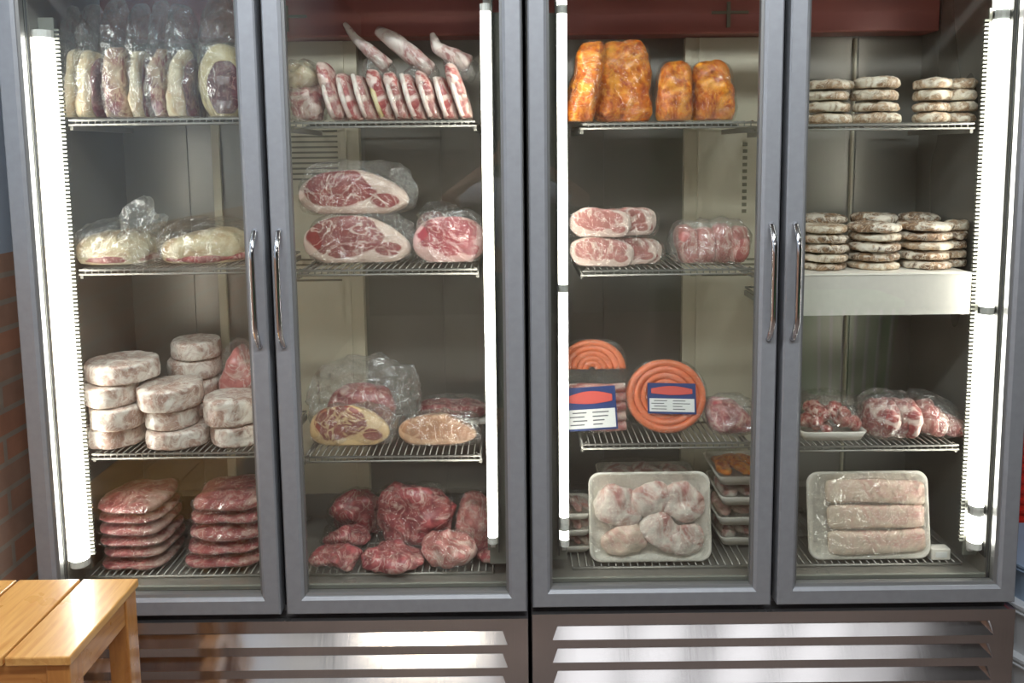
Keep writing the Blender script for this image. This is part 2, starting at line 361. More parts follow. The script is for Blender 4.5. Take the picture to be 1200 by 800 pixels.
# ------------------------------------------------------------------ fridges
FR = {}
def tubeset(zs): return zs
def make_fridge(X, Y, label, led_left, led_right, lp, name='display_fridge'):
    root = empty(name, (X, Y, 0)); tag(root, label, 'fridge', 'glass door display fridges')
    T = 2.16
    cab = MB()
    cab.box(-0.657,-0.604, 0.05,0.68, 0.02,T); cab.box(0.604,0.657, 0.05,0.68, 0.02,T)
    cab.box(-0.604,0.604, 0.505,0.68, 0.02,T); cab.box(-0.604,0.604, 0.05,0.505, T-0.06,T); cab.box(-0.604,0.604, 0.05,0.505, 0.32,0.412)
    cab.box(-0.62,0.62, 0.03,0.05, 0.02,0.10)
    cab.build('cabinet', M['cab'], root)
    ln = MB()
    ln.box(-0.6035,-0.599, 0.052,0.505, 0.412,T-0.06); ln.box(0.599,0.604, 0.052,0.505, 0.412,T-0.06)
    ln.box(-0.599,0.599, 0.498,0.505, 0.412,T-0.06); ln.box(-0.599,0.599, 0.055,0.498, 0.412,0.418)
    ln.box(-0.599,0.599, 0.055,0.498, T-0.065,T-0.06)
    # folded seams of the rear lining sheets
    for x in (-0.40, 0.40): ln.box(x-0.002, x+0.002, 0.494, 0.498, 0.42, T-0.07)
    ln.box(-0.599,0.599, 0.455,0.498, 0.418,0.50)
    ln.build('liner', M['liner'], root)
    # jambs either side and sill
    jb = MB(); jb.box(-0.656,-0.606, 0.048,0.056, 0.43,T-0.07); jb.box(0.606,0.656, 0.048,0.056, 0.43,T-0.07); jb.box(-0.604,-0.600,0.056,0.12,0.43,T-0.07); jb.box(0.600,0.604,0.056,0.12,0.43,T-0.07); jb.box(-0.60,0.60,0.048,0.058,0.412,0.428)
    jb.build('jamb', M['jamb'], root, bevel=0.003)
    MB().box(-0.034,0.034, 0.052,0.105, 0.412,T-0.06).build('center_mullion', M['beige'], root, bevel=0.004)
    MB().box(-0.030,0.030, 0.0478,0.0518, 0.372,T-0.07).build('mullion_gasket', M['black'], root)
    dt = MB(); dt.box(-0.151,0.151, 0.462,0.498, 0.50,1.945); dt.box(-0.155,-0.135, 0.456,0.462,0.50,1.945); dt.box(0.095,0.112,0.456,0.462,0.50,1.945); dt.box(-0.112,-0.095,0.456,0.462,0.50,1.945)
    duct = dt.build('rear_duct', M['beige'], root)
    for z0, n in (((1.52, 10), (1.20, 5)) if X < 0 else ((1.20, 4),)):
        vs = MB()
        for k in range(n): vs.box(-0.130, 0.085, 0.4605, 0.4622, z0+k*0.0165, z0+k*0.0165+0.006)
        vs.build('vent_slots', M['slot'], duct)
    if X > 0:
        vs = MB()
        for k in range(11): vs.box(0.030, 0.044, 0.4605, 0.4622, 1.40+k*0.021, 1.411+k*0.021)
        vs.build('vent_slots', M['slot'], duct)
    # rear shelf standards
    for x in ((-0.305,) if X < 0 else (0.385,)):
        st = MB().box(x-(0.012 if X < 0 else 0.003), x+(0.012 if X < 0 else 0.003), 0.450 if abs(x) < .2 else 0.485, 0.4600 if abs(x) < .2 else 0.498, 0.50, 1.94).build('shelf_standard', M['beige'], root)
    ev = MB().box(-0.598,0.598, 0.40,0.498, 1.948,2.095).build('maroon_band_panel', M['maroon'], root, bevel=0.006)  # maroon panel stands in for a red band across the top
    fb = MB().box(-0.09,0.02,0.394,0.400,2.005,2.013); fb.box(-0.045,-0.035,0.392,0.400,1.965,2.04); fb.build('bracket', M['slot'], ev)
    # slotted front uprights beside the lamps
    for sx in (-1, 1):
        lc, lr, tt = lp[0 if sx < 0 else 1]; u0 = lc-lr+0.004; u1 = u0-tt
        up = MB(); up.box(min(sx*0.598, sx*u0), max(sx*0.598, sx*u0), 0.089, 0.0965, 0.46, 1.96)
        z = 0.50
        while z < 1.93:
            up.box(min(sx*u0, sx*u1), max(sx*u0, sx*u1), 0.088, 0.0960, z, z+0.0055); z += 0.0108
        up.build('slotted_upright', M['jamb'], root)
    for sx, segs in ((-1, led_left), (1, led_right)):
        lc, rad, tt = lp[0 if sx < 0 else 1]
        hs = MB(); zz0 = min(a for a, b in segs)-0.04; zz1 = max(b for a, b in segs)+0.04
        hs.box(sx*lc-0.006, sx*lc+0.006, 0.064+rad-0.003+max(0,rad-0.0185)*1.6, 0.0965, zz0, zz1)
        if rad < 0.02: MB().box(min(sx*(lc+rad+0.002), sx*(lc+rad+0.005)), max(sx*(lc+rad+0.002), sx*(lc+rad+0.005)), 0.046, 0.094, zz0, zz1).build('added_lamp_shield', M['spacer'], root); hs.box(min(sx*lc, sx*(lc+rad+0.002)), max(sx*lc, sx*(lc+rad+0.002)), 0.090, 0.094, zz0, zz1)  # added plate blocks tube light from the jamb and side wall
        lamp = hs.build('lamp_holder', M['ledcap'], root)
        for a, b in segs:
            MB().tube([(sx*lc,0.008+0.056+max(0,rad-0.0185)*1.6,a),(sx*lc,0.008+0.056+max(0,rad-0.0185)*1.6,b)], rad, 14).build('led_tube', M['led'], lamp, smooth=True)
            for z in (a-0.010, b+0.010):
                MB().tube([(sx*lc,0.008+0.056+max(0,rad-0.0185)*1.6,z-0.0095),(sx*lc,0.008+0.056+max(0,rad-0.0185)*1.6,z+0.0095)], rad+0.001, 14).build('tube_cap', M['ledcap'], lamp)
    # doors
    for sx in (-1, 1):
        xo, xi = sx*0.653, sx*0.0085
        x0, x1 = min(xo, xi), max(xo, xi); z0, z1 = 0.371, 2.07
        prof = [(0.0,0.043),(0.0,0.004),(0.004,0.0),(0.040,0.0),(0.0475,0.006),(0.0475,0.013),(0.020,0.013),(0.020,0.043)]
        d = MB(); rings = []
        for off, y in prof:
            rings.append([(x0+off,y,z0+off),(x1-off,y,z0+off),(x1-off,y,z1-off),(x0+off,y,z1-off)])
        d.loft(rings, close=True)
        door = d.build('door', M['frame'], root)
        isp = MB(); isp.loft([[(x0+o,y,z0+o),(x1-o,y,z0+o),(x1-o,y,z1-o),(x0+o,y,z1-o)] for o, y in ((0.022,0.0135),(0.0475,0.0135),(0.0475,0.043),(0.022,0.043))], close=True)
        isp.build('glazing_spacer', M['spacer'], door)
        g = MB(); q = 0.0475
        rr = [(q,0.010),(q+0.007,0.013),(q+0.007,0.030),(q,0.030)]
        g.loft([[(x0+o,y,z0+o),(x1-o,y,z0+o),(x1-o,y,z1-o),(x0+o,y,z1-o)] for o, y in rr], close=True)
        g.build('glazing_bead', M['bead'], door)
        MB().box(x0+0.05, x1-0.05, 0.017, 0.023, z0+0.05, z1-0.05).build('glass_pane', M['glass'], door)
        gk = MB(); rr = [(0.008,0.0435),(0.062,0.0435),(0.062,0.0475),(0.008,0.0475)]
        rr = [(0.010,0.0432),(0.046,0.0432),(0.046,0.0478),(0.010,0.0478)]
        gk.loft([[(x0+o,y,z0+o),(x1-o,y,z0+o),(x1-o,y,z1-o),(x0+o,y,z1-o)] for o, y in rr], close=True)
        gk.build('gasket', M['black'], door)
        hx = sx*0.031
        h = MB(); pts = []
        for i in range(17):
            t = i/16; z = 1.405 - t*0.296; yy = -0.004-0.028*min(1.0, math.sin(PI*t)*2.2)
            pts.append((hx, yy, z))
        h.tube([(hx, 0.001, 1.408)]+pts+[(hx, 0.001, 1.106)], 0.0075, 10)
        h.build('handle', M['chrome'], door, smooth=True)
    # louvred grille
    zt, zb = 0.353, 0.10; g = MB(); xl, xr = -0.655, 0.655; ol, orr = -0.600, 0.600
    rows = [(0.321-0.0655*k, 0.279-0.0655*k) for k in range(3)]
    yf = 0.0; cur = zt
    g.quad((xl,yf,zt),(xr,yf,zt),(xr,yf+0.05,zt),(xl,yf+0.05,zt))
    g.quad((xl,yf,zb),(xl,yf,zt),(xl,yf+0.05,zt),(xl,yf+0.05,zb)); g.quad((xr,yf,zb),(xr,yf,zt),(xr,yf+0.05,zt),(xr,yf+0.05,zb))
    for a, b in rows:
        g.quad((xl,yf,cur),(xr,yf,cur),(xr,yf,a),(xl,yf,a))
        g.quad((xl,yf,a),(ol+0.014,yf,a),(ol,yf,b),(xl,yf,b)); g.quad((orr-0.014,yf,a),(xr,yf,a),(xr,yf,b),(orr,yf,b))
        R = 0.033
        g.quad((ol+0.014,yf,a),(orr-0.014,yf,a),(orr-0.014,yf+R,a+0.004),(ol+0.014,yf+R,a+0.004))
        g.quad((ol+0.014,yf+R,a+0.004),(orr-0.014,yf+R,a+0.004),(orr,yf,b),(ol,yf,b))
        g.quad((ol+0.014,yf,a),(ol+0.014,yf+R,a+0.004),(ol,yf,b)); g.quad((orr-0.014,yf,a),(orr-0.014,yf+R,a+0.004),(orr,yf,b))
        cur = b
    g.quad((xl,yf,cur),(xr,yf,cur),(xr,yf,zb),(xl,yf,zb))
    gr = g.build('grille', M['steel'], root)
    return root
LX, LY, RX, RY = -0.6246, 1.965, 0.6975, 1.983
make_fridge(LX, LY, 'left two-door glass display fridge, grey frame, behind the wooden stool', [(0.50,1.905)], [(0.555,1.957)], ((0.578,0.024,0.013),(0.5625,0.0135,0.006)))
make_fridge(RX, RY, 'right two-door glass display fridge, grey frame, holding sausage coils and white trays', [(0.535,0.56),(0.60,1.228),(1.245,1.952),(1.975,2.03)], [(0.515,0.60),(0.612,1.155),(1.172,1.925),(1.95,2.01)], ((0.5625,0.0125,0.004),(0.573,0.0185,0.012)))

# ------------------------------------------------------------------ shelves
COL = {1:(LX,LY,-0.541,-0.040), 2:(LX,LY,0.040,0.530), 3:(RX,RY,-0.507,-0.040), 4:(RX,RY,0.040,0.538)}
SH = {}
DN = {1:'first door from the left', 2:'second door from the left', 3:'third door from the left', 4:'rightmost door'}
LV = {1:'top', 2:'middle', 3:'lower'}
def wire_shelf(col, lev, zrim):
    X, Y, a, b = COL[col]; S = zrim+0.013; SH[(col, lev)] = S
    root = empty('wire_shelf', (X+(a+b)/2, Y+0.27, S-0.010))
    tag(root, '%s wire shelf behind the %s' % (LV[lev], DN[col]), 'shelf', 'wire fridge shelves')
    W = (b-a)/2
    r = MB()
    r.tube([(-W+0.012,-0.160,0.007),(-W,-0.170,0.003),(W,-0.170,0.003),(W-0.012,-0.160,0.007)], 0.003, 6)
    r.tube([(-W,-0.1725,-0.009),(W,-0.1725,-0.009)], 0.003, 6)
    r.tube([(-W,-0.17,-0.009),(-W,0.17,0.003),(W,0.17,0.003),(W,-0.17,-0.009)], 0.003, 6)
    r.tube([(-W,0.0,0.001),(W,0.0,0.001)], 0.003, 6)
    r.build('rim', M['wire'], root, smooth=True)
    w = MB(); n = int(2*W/0.017)
    for i in range(1, n):
        x = -W + 2*W*i/n
        w.tube([(x,-0.171,-0.009),(x,-0.168,0.006),(x,0.170,0.006)], 0.0019, 5)
    w.build('wire_grid', M['wire'], root, smooth=True)
    for s in (-1, 1):
        MB().box(s*W-0.004, s*W+0.004, -0.16, 0.17, -0.022, -0.007).build('bracket', M['wire'], root)
for c, l, z in ((1,1,1.690),(1,2,1.291),(1,3,0.778),(2,1,1.676),(2,2,1.282),(2,3,0.762),(3,1,1.665),(3,2,1.270),(3,3,0.783),(4,1,1.655),(4,2,1.160),(4,3,0.769)):
    wire_shelf(c, l, z)
for c in (1,2,3,4): SH[(c,0)] = 0.4180
# ------------------------------------------------------------------ products
def place(col, lev, px0, px1, ytop, dep, zoff=0.0):
    """centre x, base z, width, height in metres for a thing seen between two pixels at a depth inside a fridge"""
    X, Y, a, b = COL[col]; z = SH[(col,lev)]+zoff
    yy = 140 if lev == 1 else 310 if lev == 2 else 515 if lev == 3 else 660
    p0 = at(px0, yy, Y+dep); p1 = at(px1, yy, Y+dep)
    top = at((px0+px1)/2, ytop, Y+dep)
    lim = 0.590 if dep > 0.13 else 0.575 if lev == 0 else 0.542
    p0.x = max(p0.x, X-lim); p1.x = min(p1.x, X+lim)
    return (p0.x+p1.x)/2, Y+dep, z, p1.x-p0.x, top.z-z
def pack(name, label, cat, group, loc, rz, meatspec, filmspec, meatname='meat', fmat='film', tilt=0.0):
    root = empty(name, loc, (tilt, 0, rz)); tag(root, label, cat, group)
    for i, (size, mat, kw) in enumerate(meatspec):
        kw = dict(kw); l = kw.pop('loc', (0,0,0.003)); r = kw.pop('rot', (0,0,0)); nm = kw.pop('nm', meatname)
        blob(nm, size, M[mat], root, l, r, **kw)
    for size, kw in filmspec:
        kw = dict(kw); l = kw.pop('loc', (0,0,0)); r = kw.pop('rot', (0,0,0)); fm = kw.pop('mat', fmat)
        blob('plastic_bag', size, M[fm], root, l, r, **kw)
    return root
def bagwarp(peak=0.5, tx=0.0, side=0.0):
    def f(p, hx, hy, hz):
        t = (p.z+hz)/(2*hz)
        k = 1-peak*max(0, t-0.35)
        return Vector((p.x*(1-0.25*peak*t)+tx*t*hx, p.y*k*(1 - 0.6*peak*t*t), p.z + side*hz*max(0, t-0.5)*p.x/hx))
    return f

# --- column 1, top: upright joints in tall bags
spec = [(64,100,52,'fatjoint',0.10),(98,128,50,'fatjoint',-0.15),(126,160,46,'joint',0.05),(158,182,50,'fatjoint',0.12),(182,204,48,'joint',-0.1),(202,236,50,'fatjoint',0.05),(236,290,45,'joint',0.0)]
words = ['leftmost, glowing beside the lamp tube','second from the left','third from the left','fourth from the left','fifth from the left','sixth from the left','rightmost, dark round face']
for i, (a, b, yt, mt, rz) in enumerate(spec):
    x, y, z, w, h = place(1, 1, a, b, yt, 0.17)
    if i == 0: x += 0.008; w -= 0.012
    y += 0.02
    last = i == 6
    wp = lambda p, hx, hy, hz, i=i: Vector((p.x*(1-0.25*((p.z+hz)/(2*hz))**2)+0.14*hx*math.sin(p.z/hz*2+i), p.y*(1-0.2*((p.z+hz)/(2*hz))**2), p.z))
    dk = i in (1, 3, 5)
    ms = [((w*(0.62 if dk else 0.84), 0.15, h), mt, dict(thin=0, e1=2.8, e2=4, amp=0.009, freq=16, seed=i+1, sub=5, flat=0.8, warp=wp, loc=((-w*0.14 if dk else 0), 0, 0.003)))]
    if dk: ms.append(((w*0.40, 0.135, h*0.88), 'darkmeat', dict(thin=0, e1=2.6, e2=2.5, amp=0.008, freq=16, seed=i+40, sub=4, flat=0.8, warp=wp, loc=(w*0.24, 0.004, 0.003), nm='lean_face')))
    if last:
        ms = [((w*0.97, 0.12, h), 'yellowfat', dict(thin=1, e1=2.1, e2=4, amp=0.006, freq=12, seed=9, sub=5, flat=0.8)),
              ((w*0.70, 0.03, h*0.70), 'darkmeat', dict(thin=1, e1=2.1, e2=3, amp=0.005, freq=18, seed=4, sub=4, flat=0.95, loc=(w*0.14,-0.052,0.008), nm='cut_face'))]
    fs = [((w*0.90, 0.17, h*1.66), dict(thin=0, e1=3.0, e2=3, ridge=0.010, rfreq=18, amp=0.012, freq=9, seed=i+20, sub=5, warp=bagwarp(0.40, 0.10*math.sin(i*2.1))))]
    pack('bagged_joint', 'upright bagged joint on the top left shelf, %s' % words[i], 'meat package', 'upright bagged joints', (x, y, z), rz*0.3, ms, fs)

# --- column 1, middle: two fat covered joints in puffed bags
for i, (a, b, yt, lab) in enumerate(((80,180,264,'pale yellow fat-capped joint in puffed clear bag, beside the bright left lamp'),(190,288,262,'golden fat-capped joint with pink rim in clear bag, right of the puffed bag'))):
    x, y, z, w, h = place(1, 2, a, b, yt, 0.18); y += 0.04; w *= 0.97
    def wp(p, hx, hy, hz, s=(1 if i else -1)):
        t = p.x/hx*s; return Vector((p.x, p.y, p.z*(1+0.18*t) - hz*0.0))
    ms = [((w, 0.20, h), 'fatjoint', dict(e1=2.6, e2=2.6, amp=0.012, freq=9, seed=30+i, sub=4, flat=0.55, warp=wp)),
          ((w*1.02, 0.205, h*0.30), 'redmeat', dict(e1=2.6, e2=3, amp=0.005, freq=20, seed=33+i, sub=4, nm='lean_edge'))]
    fs = [((w*1.06, 0.24, h*1.22), dict(e1=3, e2=2.4, ridge=0.012, rfreq=14, seed=40+i, sub=5))]
    if i == 0: fs.append(((w*0.40, 0.11, h*1.60), dict(thin=1, e1=3.5, e2=2.2, ridge=0.030, rfreq=20, amp=0.02, freq=20, seed=44, sub=5, loc=(w*0.36,-0.03,0.0), mat='film2', warp=bagwarp(0.3, 0.3, 0.2))))
    pack('bagged_joint', lab, 'meat package', 'fat-capped joints on the middle shelf', (x, y, z), 0.0, ms, fs)

# --- column 1, lower: pale round wrapped cuts in stacks
def puck(px0, px1, yt, yb, dep, label, seed, tilt=(0,0)):
    x, y, z, w, h = place(1, 3, px0, px1, yt, dep)
    X, Y, a, b = COL[1]
    zb = z if yb is None else yb
    o = blob('round_wrapped_cut', (w, w*0.95, 0.052 if True else h), M['puck'], None, (x, y, zb), (tilt[0], tilt[1], seed*0.7), thin=2, e1=2.15, e2=6, amp=0.005, freq=18, seed=seed, sub=4, flat=0.93)
    tag(o, label, 'meat package', 'round wrapped cuts on the lower shelf')
    return o
S = SH[(1,3)]; ph = 0.0455
def pk(a, b, zi, dep, lab, seed, hh=0.052):
    x, y, z, w, h = place(1, 3, a, b, 500, dep)
    o = blob('round_wrapped_cut', (w, w*0.95, hh), M['puck'], None, (x, y, zi), (0, 0, seed*0.7), thin=2, e1=2.15, e2=9, amp=0.0045, freq=22, seed=seed, sub=5, flat=0.93)
    zt = max(v.co.z for v in o.data.vertices); k = hh/zt
    for v in o.data.vertices: v.co.z *= k
    tag(o, label=lab, cat='meat package', group='round wrapped cuts on the lower shelf')
ST = 'pale round wrapped cut behind the leftmost door, %s'
pk(101,170, S, 0.185, ST % 'bottom of the left stack', 1, 0.058)
pk(111,175, S+0.058, 0.165, ST % 'second from bottom of the left stack', 2, 0.064)
pk(89,166, S+0.122, 0.17, ST % 'second from top of the left stack', 3, 0.060)
pk(106,189, S+0.182, 0.20, ST % 'topmost of the left stack', 4, 0.058)
pk(176,248, S, 0.18, ST % 'bottom of the middle stack', 5, 0.052)
pk(175,233, S+0.052, 0.175, ST % 'second from bottom of the middle stack', 6, 0.056)
pk(166,241, S+0.108, 0.18, ST % 'topmost of the middle stack', 7, 0.066)
pk(249,308, S, 0.18, ST % 'bottom of the right stack', 8, 0.060)
pk(243,306, S+0.060, 0.18, ST % 'top of the right stack', 9, 0.078)
pk(204,262, S, 0.36, ST % 'lowest of the stack at the back', 10, 0.07)
pk(206,264, S+0.07, 0.36, ST % 'second lowest of the stack at the back', 11, 0.07)
pk(204,262, S+0.14, 0.36, ST % 'second highest of the stack at the back', 14, 0.06)
pk(208,264, S+0.20, 0.36, ST % 'topmost of the stack at the back', 12, 0.058)
x, y, z, w, h = place(1, 3, 258, 312, 388, 0.36)
pack('meat_bag', 'pinkish peaked meat bag rising behind the right stack of round cuts', 'meat package', None, (x, y, z), 0,
     [((w, 0.12, h*0.90), 'pink', dict(thin=1, e1=1.7, e2=3, amp=0.02, freq=9, seed=51, sub=4, warp=lambda p,hx,hy,hz: Vector((p.x*(1-0.45*(p.z+hz)/(2*hz)), p.y, p.z))))],
     [((w*1.05, 0.14, h), dict(e1=2, e2=2.4, ridge=0.010, seed=52, sub=4, warp=bagwarp(0.7)))])

# --- column 1, bottom: vacuum packed slabs in stacks
def slab(label, group, x, y, z, w, d, h, seed, mat='slabmeat', rz=0.0, amp=0.006, film='wrap', name='vacuum_pack', tilt=(0,0)):
    root = empty(name, (x, y, z), (tilt[0], tilt[1], rz)); tag(root, label, 'meat package', group)
    me = blob_mesh((w, d, h), thin=2, e1=4, e2=2.6, amp=amp, freq=12, seed=seed, sub=4, flat=0.75)
    zt = max(v.co.z for v in me.vertices)
    for v in me.vertices: v.co.z = 0.001 + v.co.z*(h-0.004)/zt
    link('meat', me, M[mat], root)
    mf = me.copy(); mf.materials.clear()
    for v in mf.vertices:
        v.co.x *= 1.07; v.co.y *= 1.06; v.co.z = (v.co.z-0.001)*1.035
        n2 = noise.noise(v.co*45); v.co.x += n2*0.004; 
    link('plastic_bag', mf, M[film], root)
    return root
S = SH[(1,0)]
# duck board rack that carries the bottom layer
def rack(col):
    X, Y, a, b = COL[col]
    a = a-0.03 if a < -.1 else a; b = b+0.03 if b > .1 else b
    root = empty('floor_rack', (X+(a+b)/2, Y+0.28, 0.418)); tag(root, 'low wire rack on the fridge bottom behind the %s' % DN[col], 'rack', 'bottom racks')
    W = (b-a)/2; r = MB()
    for y in (-0.17, 0.0, 0.165): r.tube([(-W,y,0.004),(W,y,0.004)], 0.004, 6)
    r.build('rim', M['wire'], root, smooth=True)
    w = MB(); n = int(2*W/0.02)
    for i in range(n+1):
        x = -W+2*W*i/n; w.tube([(x,-0.172,0.010),(x,0.168,0.010)], 0.002, 5)
    w.build('wire_grid', M['wire'], root, smooth=True)
    SH[(col,0)] = 0.4300
for c in (1,2,3,4): rack(c)
S = 0.430
left = [(98,192,0.0),(96,190,0.006),(98,193,0.0),(99,191,0.0),(98,190,0.0),(103,186,0.0)]
hts = [0.034,0.036,0.030,0.038,0.030,0.046]; z = S
ow = ['bottom','second from bottom','third from bottom','fourth from bottom','second from top','topmost']
for i, (a, b, sh) in enumerate(left):
    x, y, zz, w, h = place(1, 0, a, b, 600, 0.112); y += 0.105; w = w/1.07
    slab('flat red beef pack behind the leftmost door, %s of the left pile' % ow[i], 'flat beef packs', x+sh, y, z, w, 0.195, hts[i], 60+i, rz=0.03*(-1)**i, amp=0.006+0.008*(i == 5))
    z += hts[i]
z = S
ow2 = ['bottom','second from bottom','third from bottom','second from top','topmost']
for i, h0 in enumerate((0.040,0.036,0.050,0.038,0.050)):
    x, y, zz, w, h = place(1, 0, 203, 304, 600, 0.112); y += 0.105; w = w/1.07
    slab('dark crinkled beef pack behind the leftmost door, %s of the right pile' % ow2[i], 'crinkled beef packs', x+0.004*i, y+0.003*i, z, w*(0.99-0.025*i), 0.185, h0, 70+i, 'redmeat', rz=0.05*(-1)**i, amp=0.010)
    z += h0
x, y, zz, w, h = place(1, 0, 196, 214, 600, 0.15)
# --- column 2, top: leaning chops with bones
S = SH[(2,1)]
def stand(name, label, cat, group, px0, px1, yt, dep, col, lev, mat, seed, lean=0.0, thick=None, d=0.10, film=True, e1=3.0, rz=0.0, amp=0.006, w=None):
    x, y, z, ww, h = place(col, lev, px0, px1, yt, dep)
    w = w or ww
    root = empty(name, (x, y, z), (0, 0, rz)); tag(root, label, cat, group)
    f = lambda p, hx, hy, hz: Vector((p.x + lean*(p.z+hz), p.y, p.z))
    blob('meat', (w, d, h), M[mat], root, (0,0,0.002), thin=0, e1=e1, e2=3.2, amp=amp, freq=16, seed=seed, sub=4, warp=f)
    if film: blob('plastic_bag', (w*1.04, d*1.1, h*1.05), M['film'], root, thin=0, e1=3.2, e2=3, ridge=0.004, rfreq=28, seed=seed+5, sub=4, warp=f)
    return root
n = 9
nth = ['first','second','third','fourth','fifth','sixth','seventh','eighth','ninth']
for i in range(n):
    px = 402 + i*18.4; yt = [68,84,86,78,82,84,80,86,72][i]
    rr = stand('rib_chop', 'upright bone-in chop in the top shelf row, %s from the left' % nth[i], 'meat', 'row of upright chops', px-9, px+9.2, yt, 0.165+0.006*(i % 2), 2, 1, 'chop', 80+i, lean=-0.30, d=0.12, film=False, e1=3.4, amp=0.007)
    hh = 0.10+0.01*(i % 3)
    # pale fat and bone edge on the left of the face
    mb = MB().tube([(-0.012-0.30*0.004, -0.052, 0.008), (-0.013-0.30*0.035,-0.060,0.035), (-0.012-0.30*0.07,-0.060,0.07), (-0.010-0.30*hh,-0.048,hh)], [0.007,0.0065,0.0075,0.006], 10)
    mb.build('fat_edge', M['yellowfat' if i == 3 else 'bonewhite'], rr, smooth=True)
    if i % 2 == 0:
        blob('plastic_bag', (0.040, 0.13, 0.128), M['film'], rr, thin=0, e1=3.2, e2=3, ridge=0.004, rfreq=28, seed=85+i, sub=4, warp=lambda p,hx,hy,hz: Vector((p.x-0.30*(p.z+hz), p.y, p.z)))
for (a, b, yt, lab, sd, zz, dep) in ((340,381,100,'dark red meat chunk at the left end of the top shelf chop row',1,0,0.17),(337,374,66,'pale orange fatty chunk resting on the dark chunk left of the chop row',2,None,0.17)):
    x, y, z, w, h = place(2, 1, a, b, yt, dep)
    if zz is None: z += 0.077; h = 0.088
    pack('meat_chunk', lab, 'meat', None, (x, y, z), 0, [((w, 0.12, h), 'chop' if zz is not None else 'fatjoint', dict(e1=2.4, e2=2.5, amp=0.02, freq=13, seed=sd+90, sub=4))], [((w*1.08, 0.13, h*1.05), dict(e1=3, e2=2.5, ridge=0.010, seed=sd+94, sub=4))])
for i, (pts, rad, lab) in enumerate((([(403,26),(416,45),(436,62),(456,80)], (0.007,0.012,0.020,0.024), 'long thin tail bone pointing up left above the upright chops'),
        ([(440,34),(462,48),(484,66),(508,84)], (0.013,0.026,0.026,0.018), 'thick pale shank bone lying slanted above the middle of the chops'),
        ([(506,38),(512,56),(530,66),(552,76)], (0.007,0.018,0.024,0.024), 'bagged pale bone end with pointed tip above the right chops'))):
    Yd = LY+0.215
    P = [at(px, py, Yd) for px, py in pts]; base = P[-1].copy()
    root = empty('meat_bone', tuple(base)); tag(root, lab, 'meat')
    # smooth polyline
    Q = []; R_ = []
    for k in range(3):
        for s in range(4):
            t = s/4; Q.append((P[k]*(1-t)+P[k+1]*t)-base); R_.append(rad[k]*(1-t)+rad[k+1]*t)
    Q.append(Vector((0,0,0))); R_.append(rad[-1])
    Q2 = []; 
    mb = MB().tube(Q, [r*(1+0.25*noise.noise(Vector((j*1.7, i*5, 0)))) for j, r in enumerate(R_)], 14)
    o = mb.build('bone', M['bone'], root, smooth=True)
    sb = o.modifiers.new('subsurf', 'SUBSURF'); sb.levels = 1; sb.render_levels = 1
    blob('plastic_bag', (0.085, 0.05, 0.07), M['film'], root, (-0.03, 0, -0.008), (0, 0.6, 0), e1=2.5, e2=2.5, ridge=0.012, seed=110+i, sub=4, center=True)

# --- steaks standing on edge, with a real cut face
def eye_mat(name, w, h, red, fat, seed, cx=-0.10, ax=0.385, az=0.43, edge=0.97):
    n = NT(name); v = n.coord()
    mp = n.n('Mapping', i_Vector=v); mp.inputs['Location'].default_value = (seed*1.37, seed*0.7, 0)
    a = n.noise(16, mp.outputs[0], 5, 1.5); b = n.noise(40, mp.outputs[0], 4, 0.6); c = n.noise(8, mp.outputs[0], 3, 1.0)
    sx = n.n('SeparateXYZ', i_Vector=v)
    def rad(cx, cz, rx, rz, wob):
        x = n.math('DIVIDE', n.math('SUBTRACT', sx.outputs[0], cx*w), rx*w); z = n.math('DIVIDE', n.math('SUBTRACT', sx.outputs[2], cz*h), rz*h)
        r = n.math('SQRT', n.math('ADD', n.math('MULTIPLY', x, x), n.math('MULTIPLY', z, z)))
        return n.math('ADD', r, n.math('MULTIPLY', n.math('SUBTRACT', c, 0.5), wob))
    r1 = rad(cx, 0.52, ax, az, 0.9); r2 = rad(0.30, 0.25, 0.13, 0.14, 1.2)
    m1 = n.ramp(r1, [(edge-0.04, (1,1,1)), (edge+0.04, (0,0,0))]); m2 = n.ramp(r2, [(0.9, (1,1,1)), (1.0, (0,0,0))])
    mus = n.mix(1.0, m1, m2, 'LIGHTEN')
    marb = n.ramp(a, [(0.61, (1,1,1)), (0.67, (0,0,0))])
    ve = n.math('ABSOLUTE', n.math('SUBTRACT', n.noise(9, mp.outputs[0], 3, 2.0), 0.5))
    marb = n.mix(1.0, marb, n.ramp(ve, [(0.006, (0.1,)*3), (0.020, (1,1,1))]), 'MULTIPLY')
    base = n.ramp(b, [(0.3, [x*0.72 for x in red]), (0.7, red)])
    mus = n.mix(1.0, mus, marb, 'MULTIPLY')
    col = n.mix(mus, fat, base)
    return n.end(n.bsdf(col, 0.3, 0, n.bump(b, 0.3, 0.002), coat=0.3))
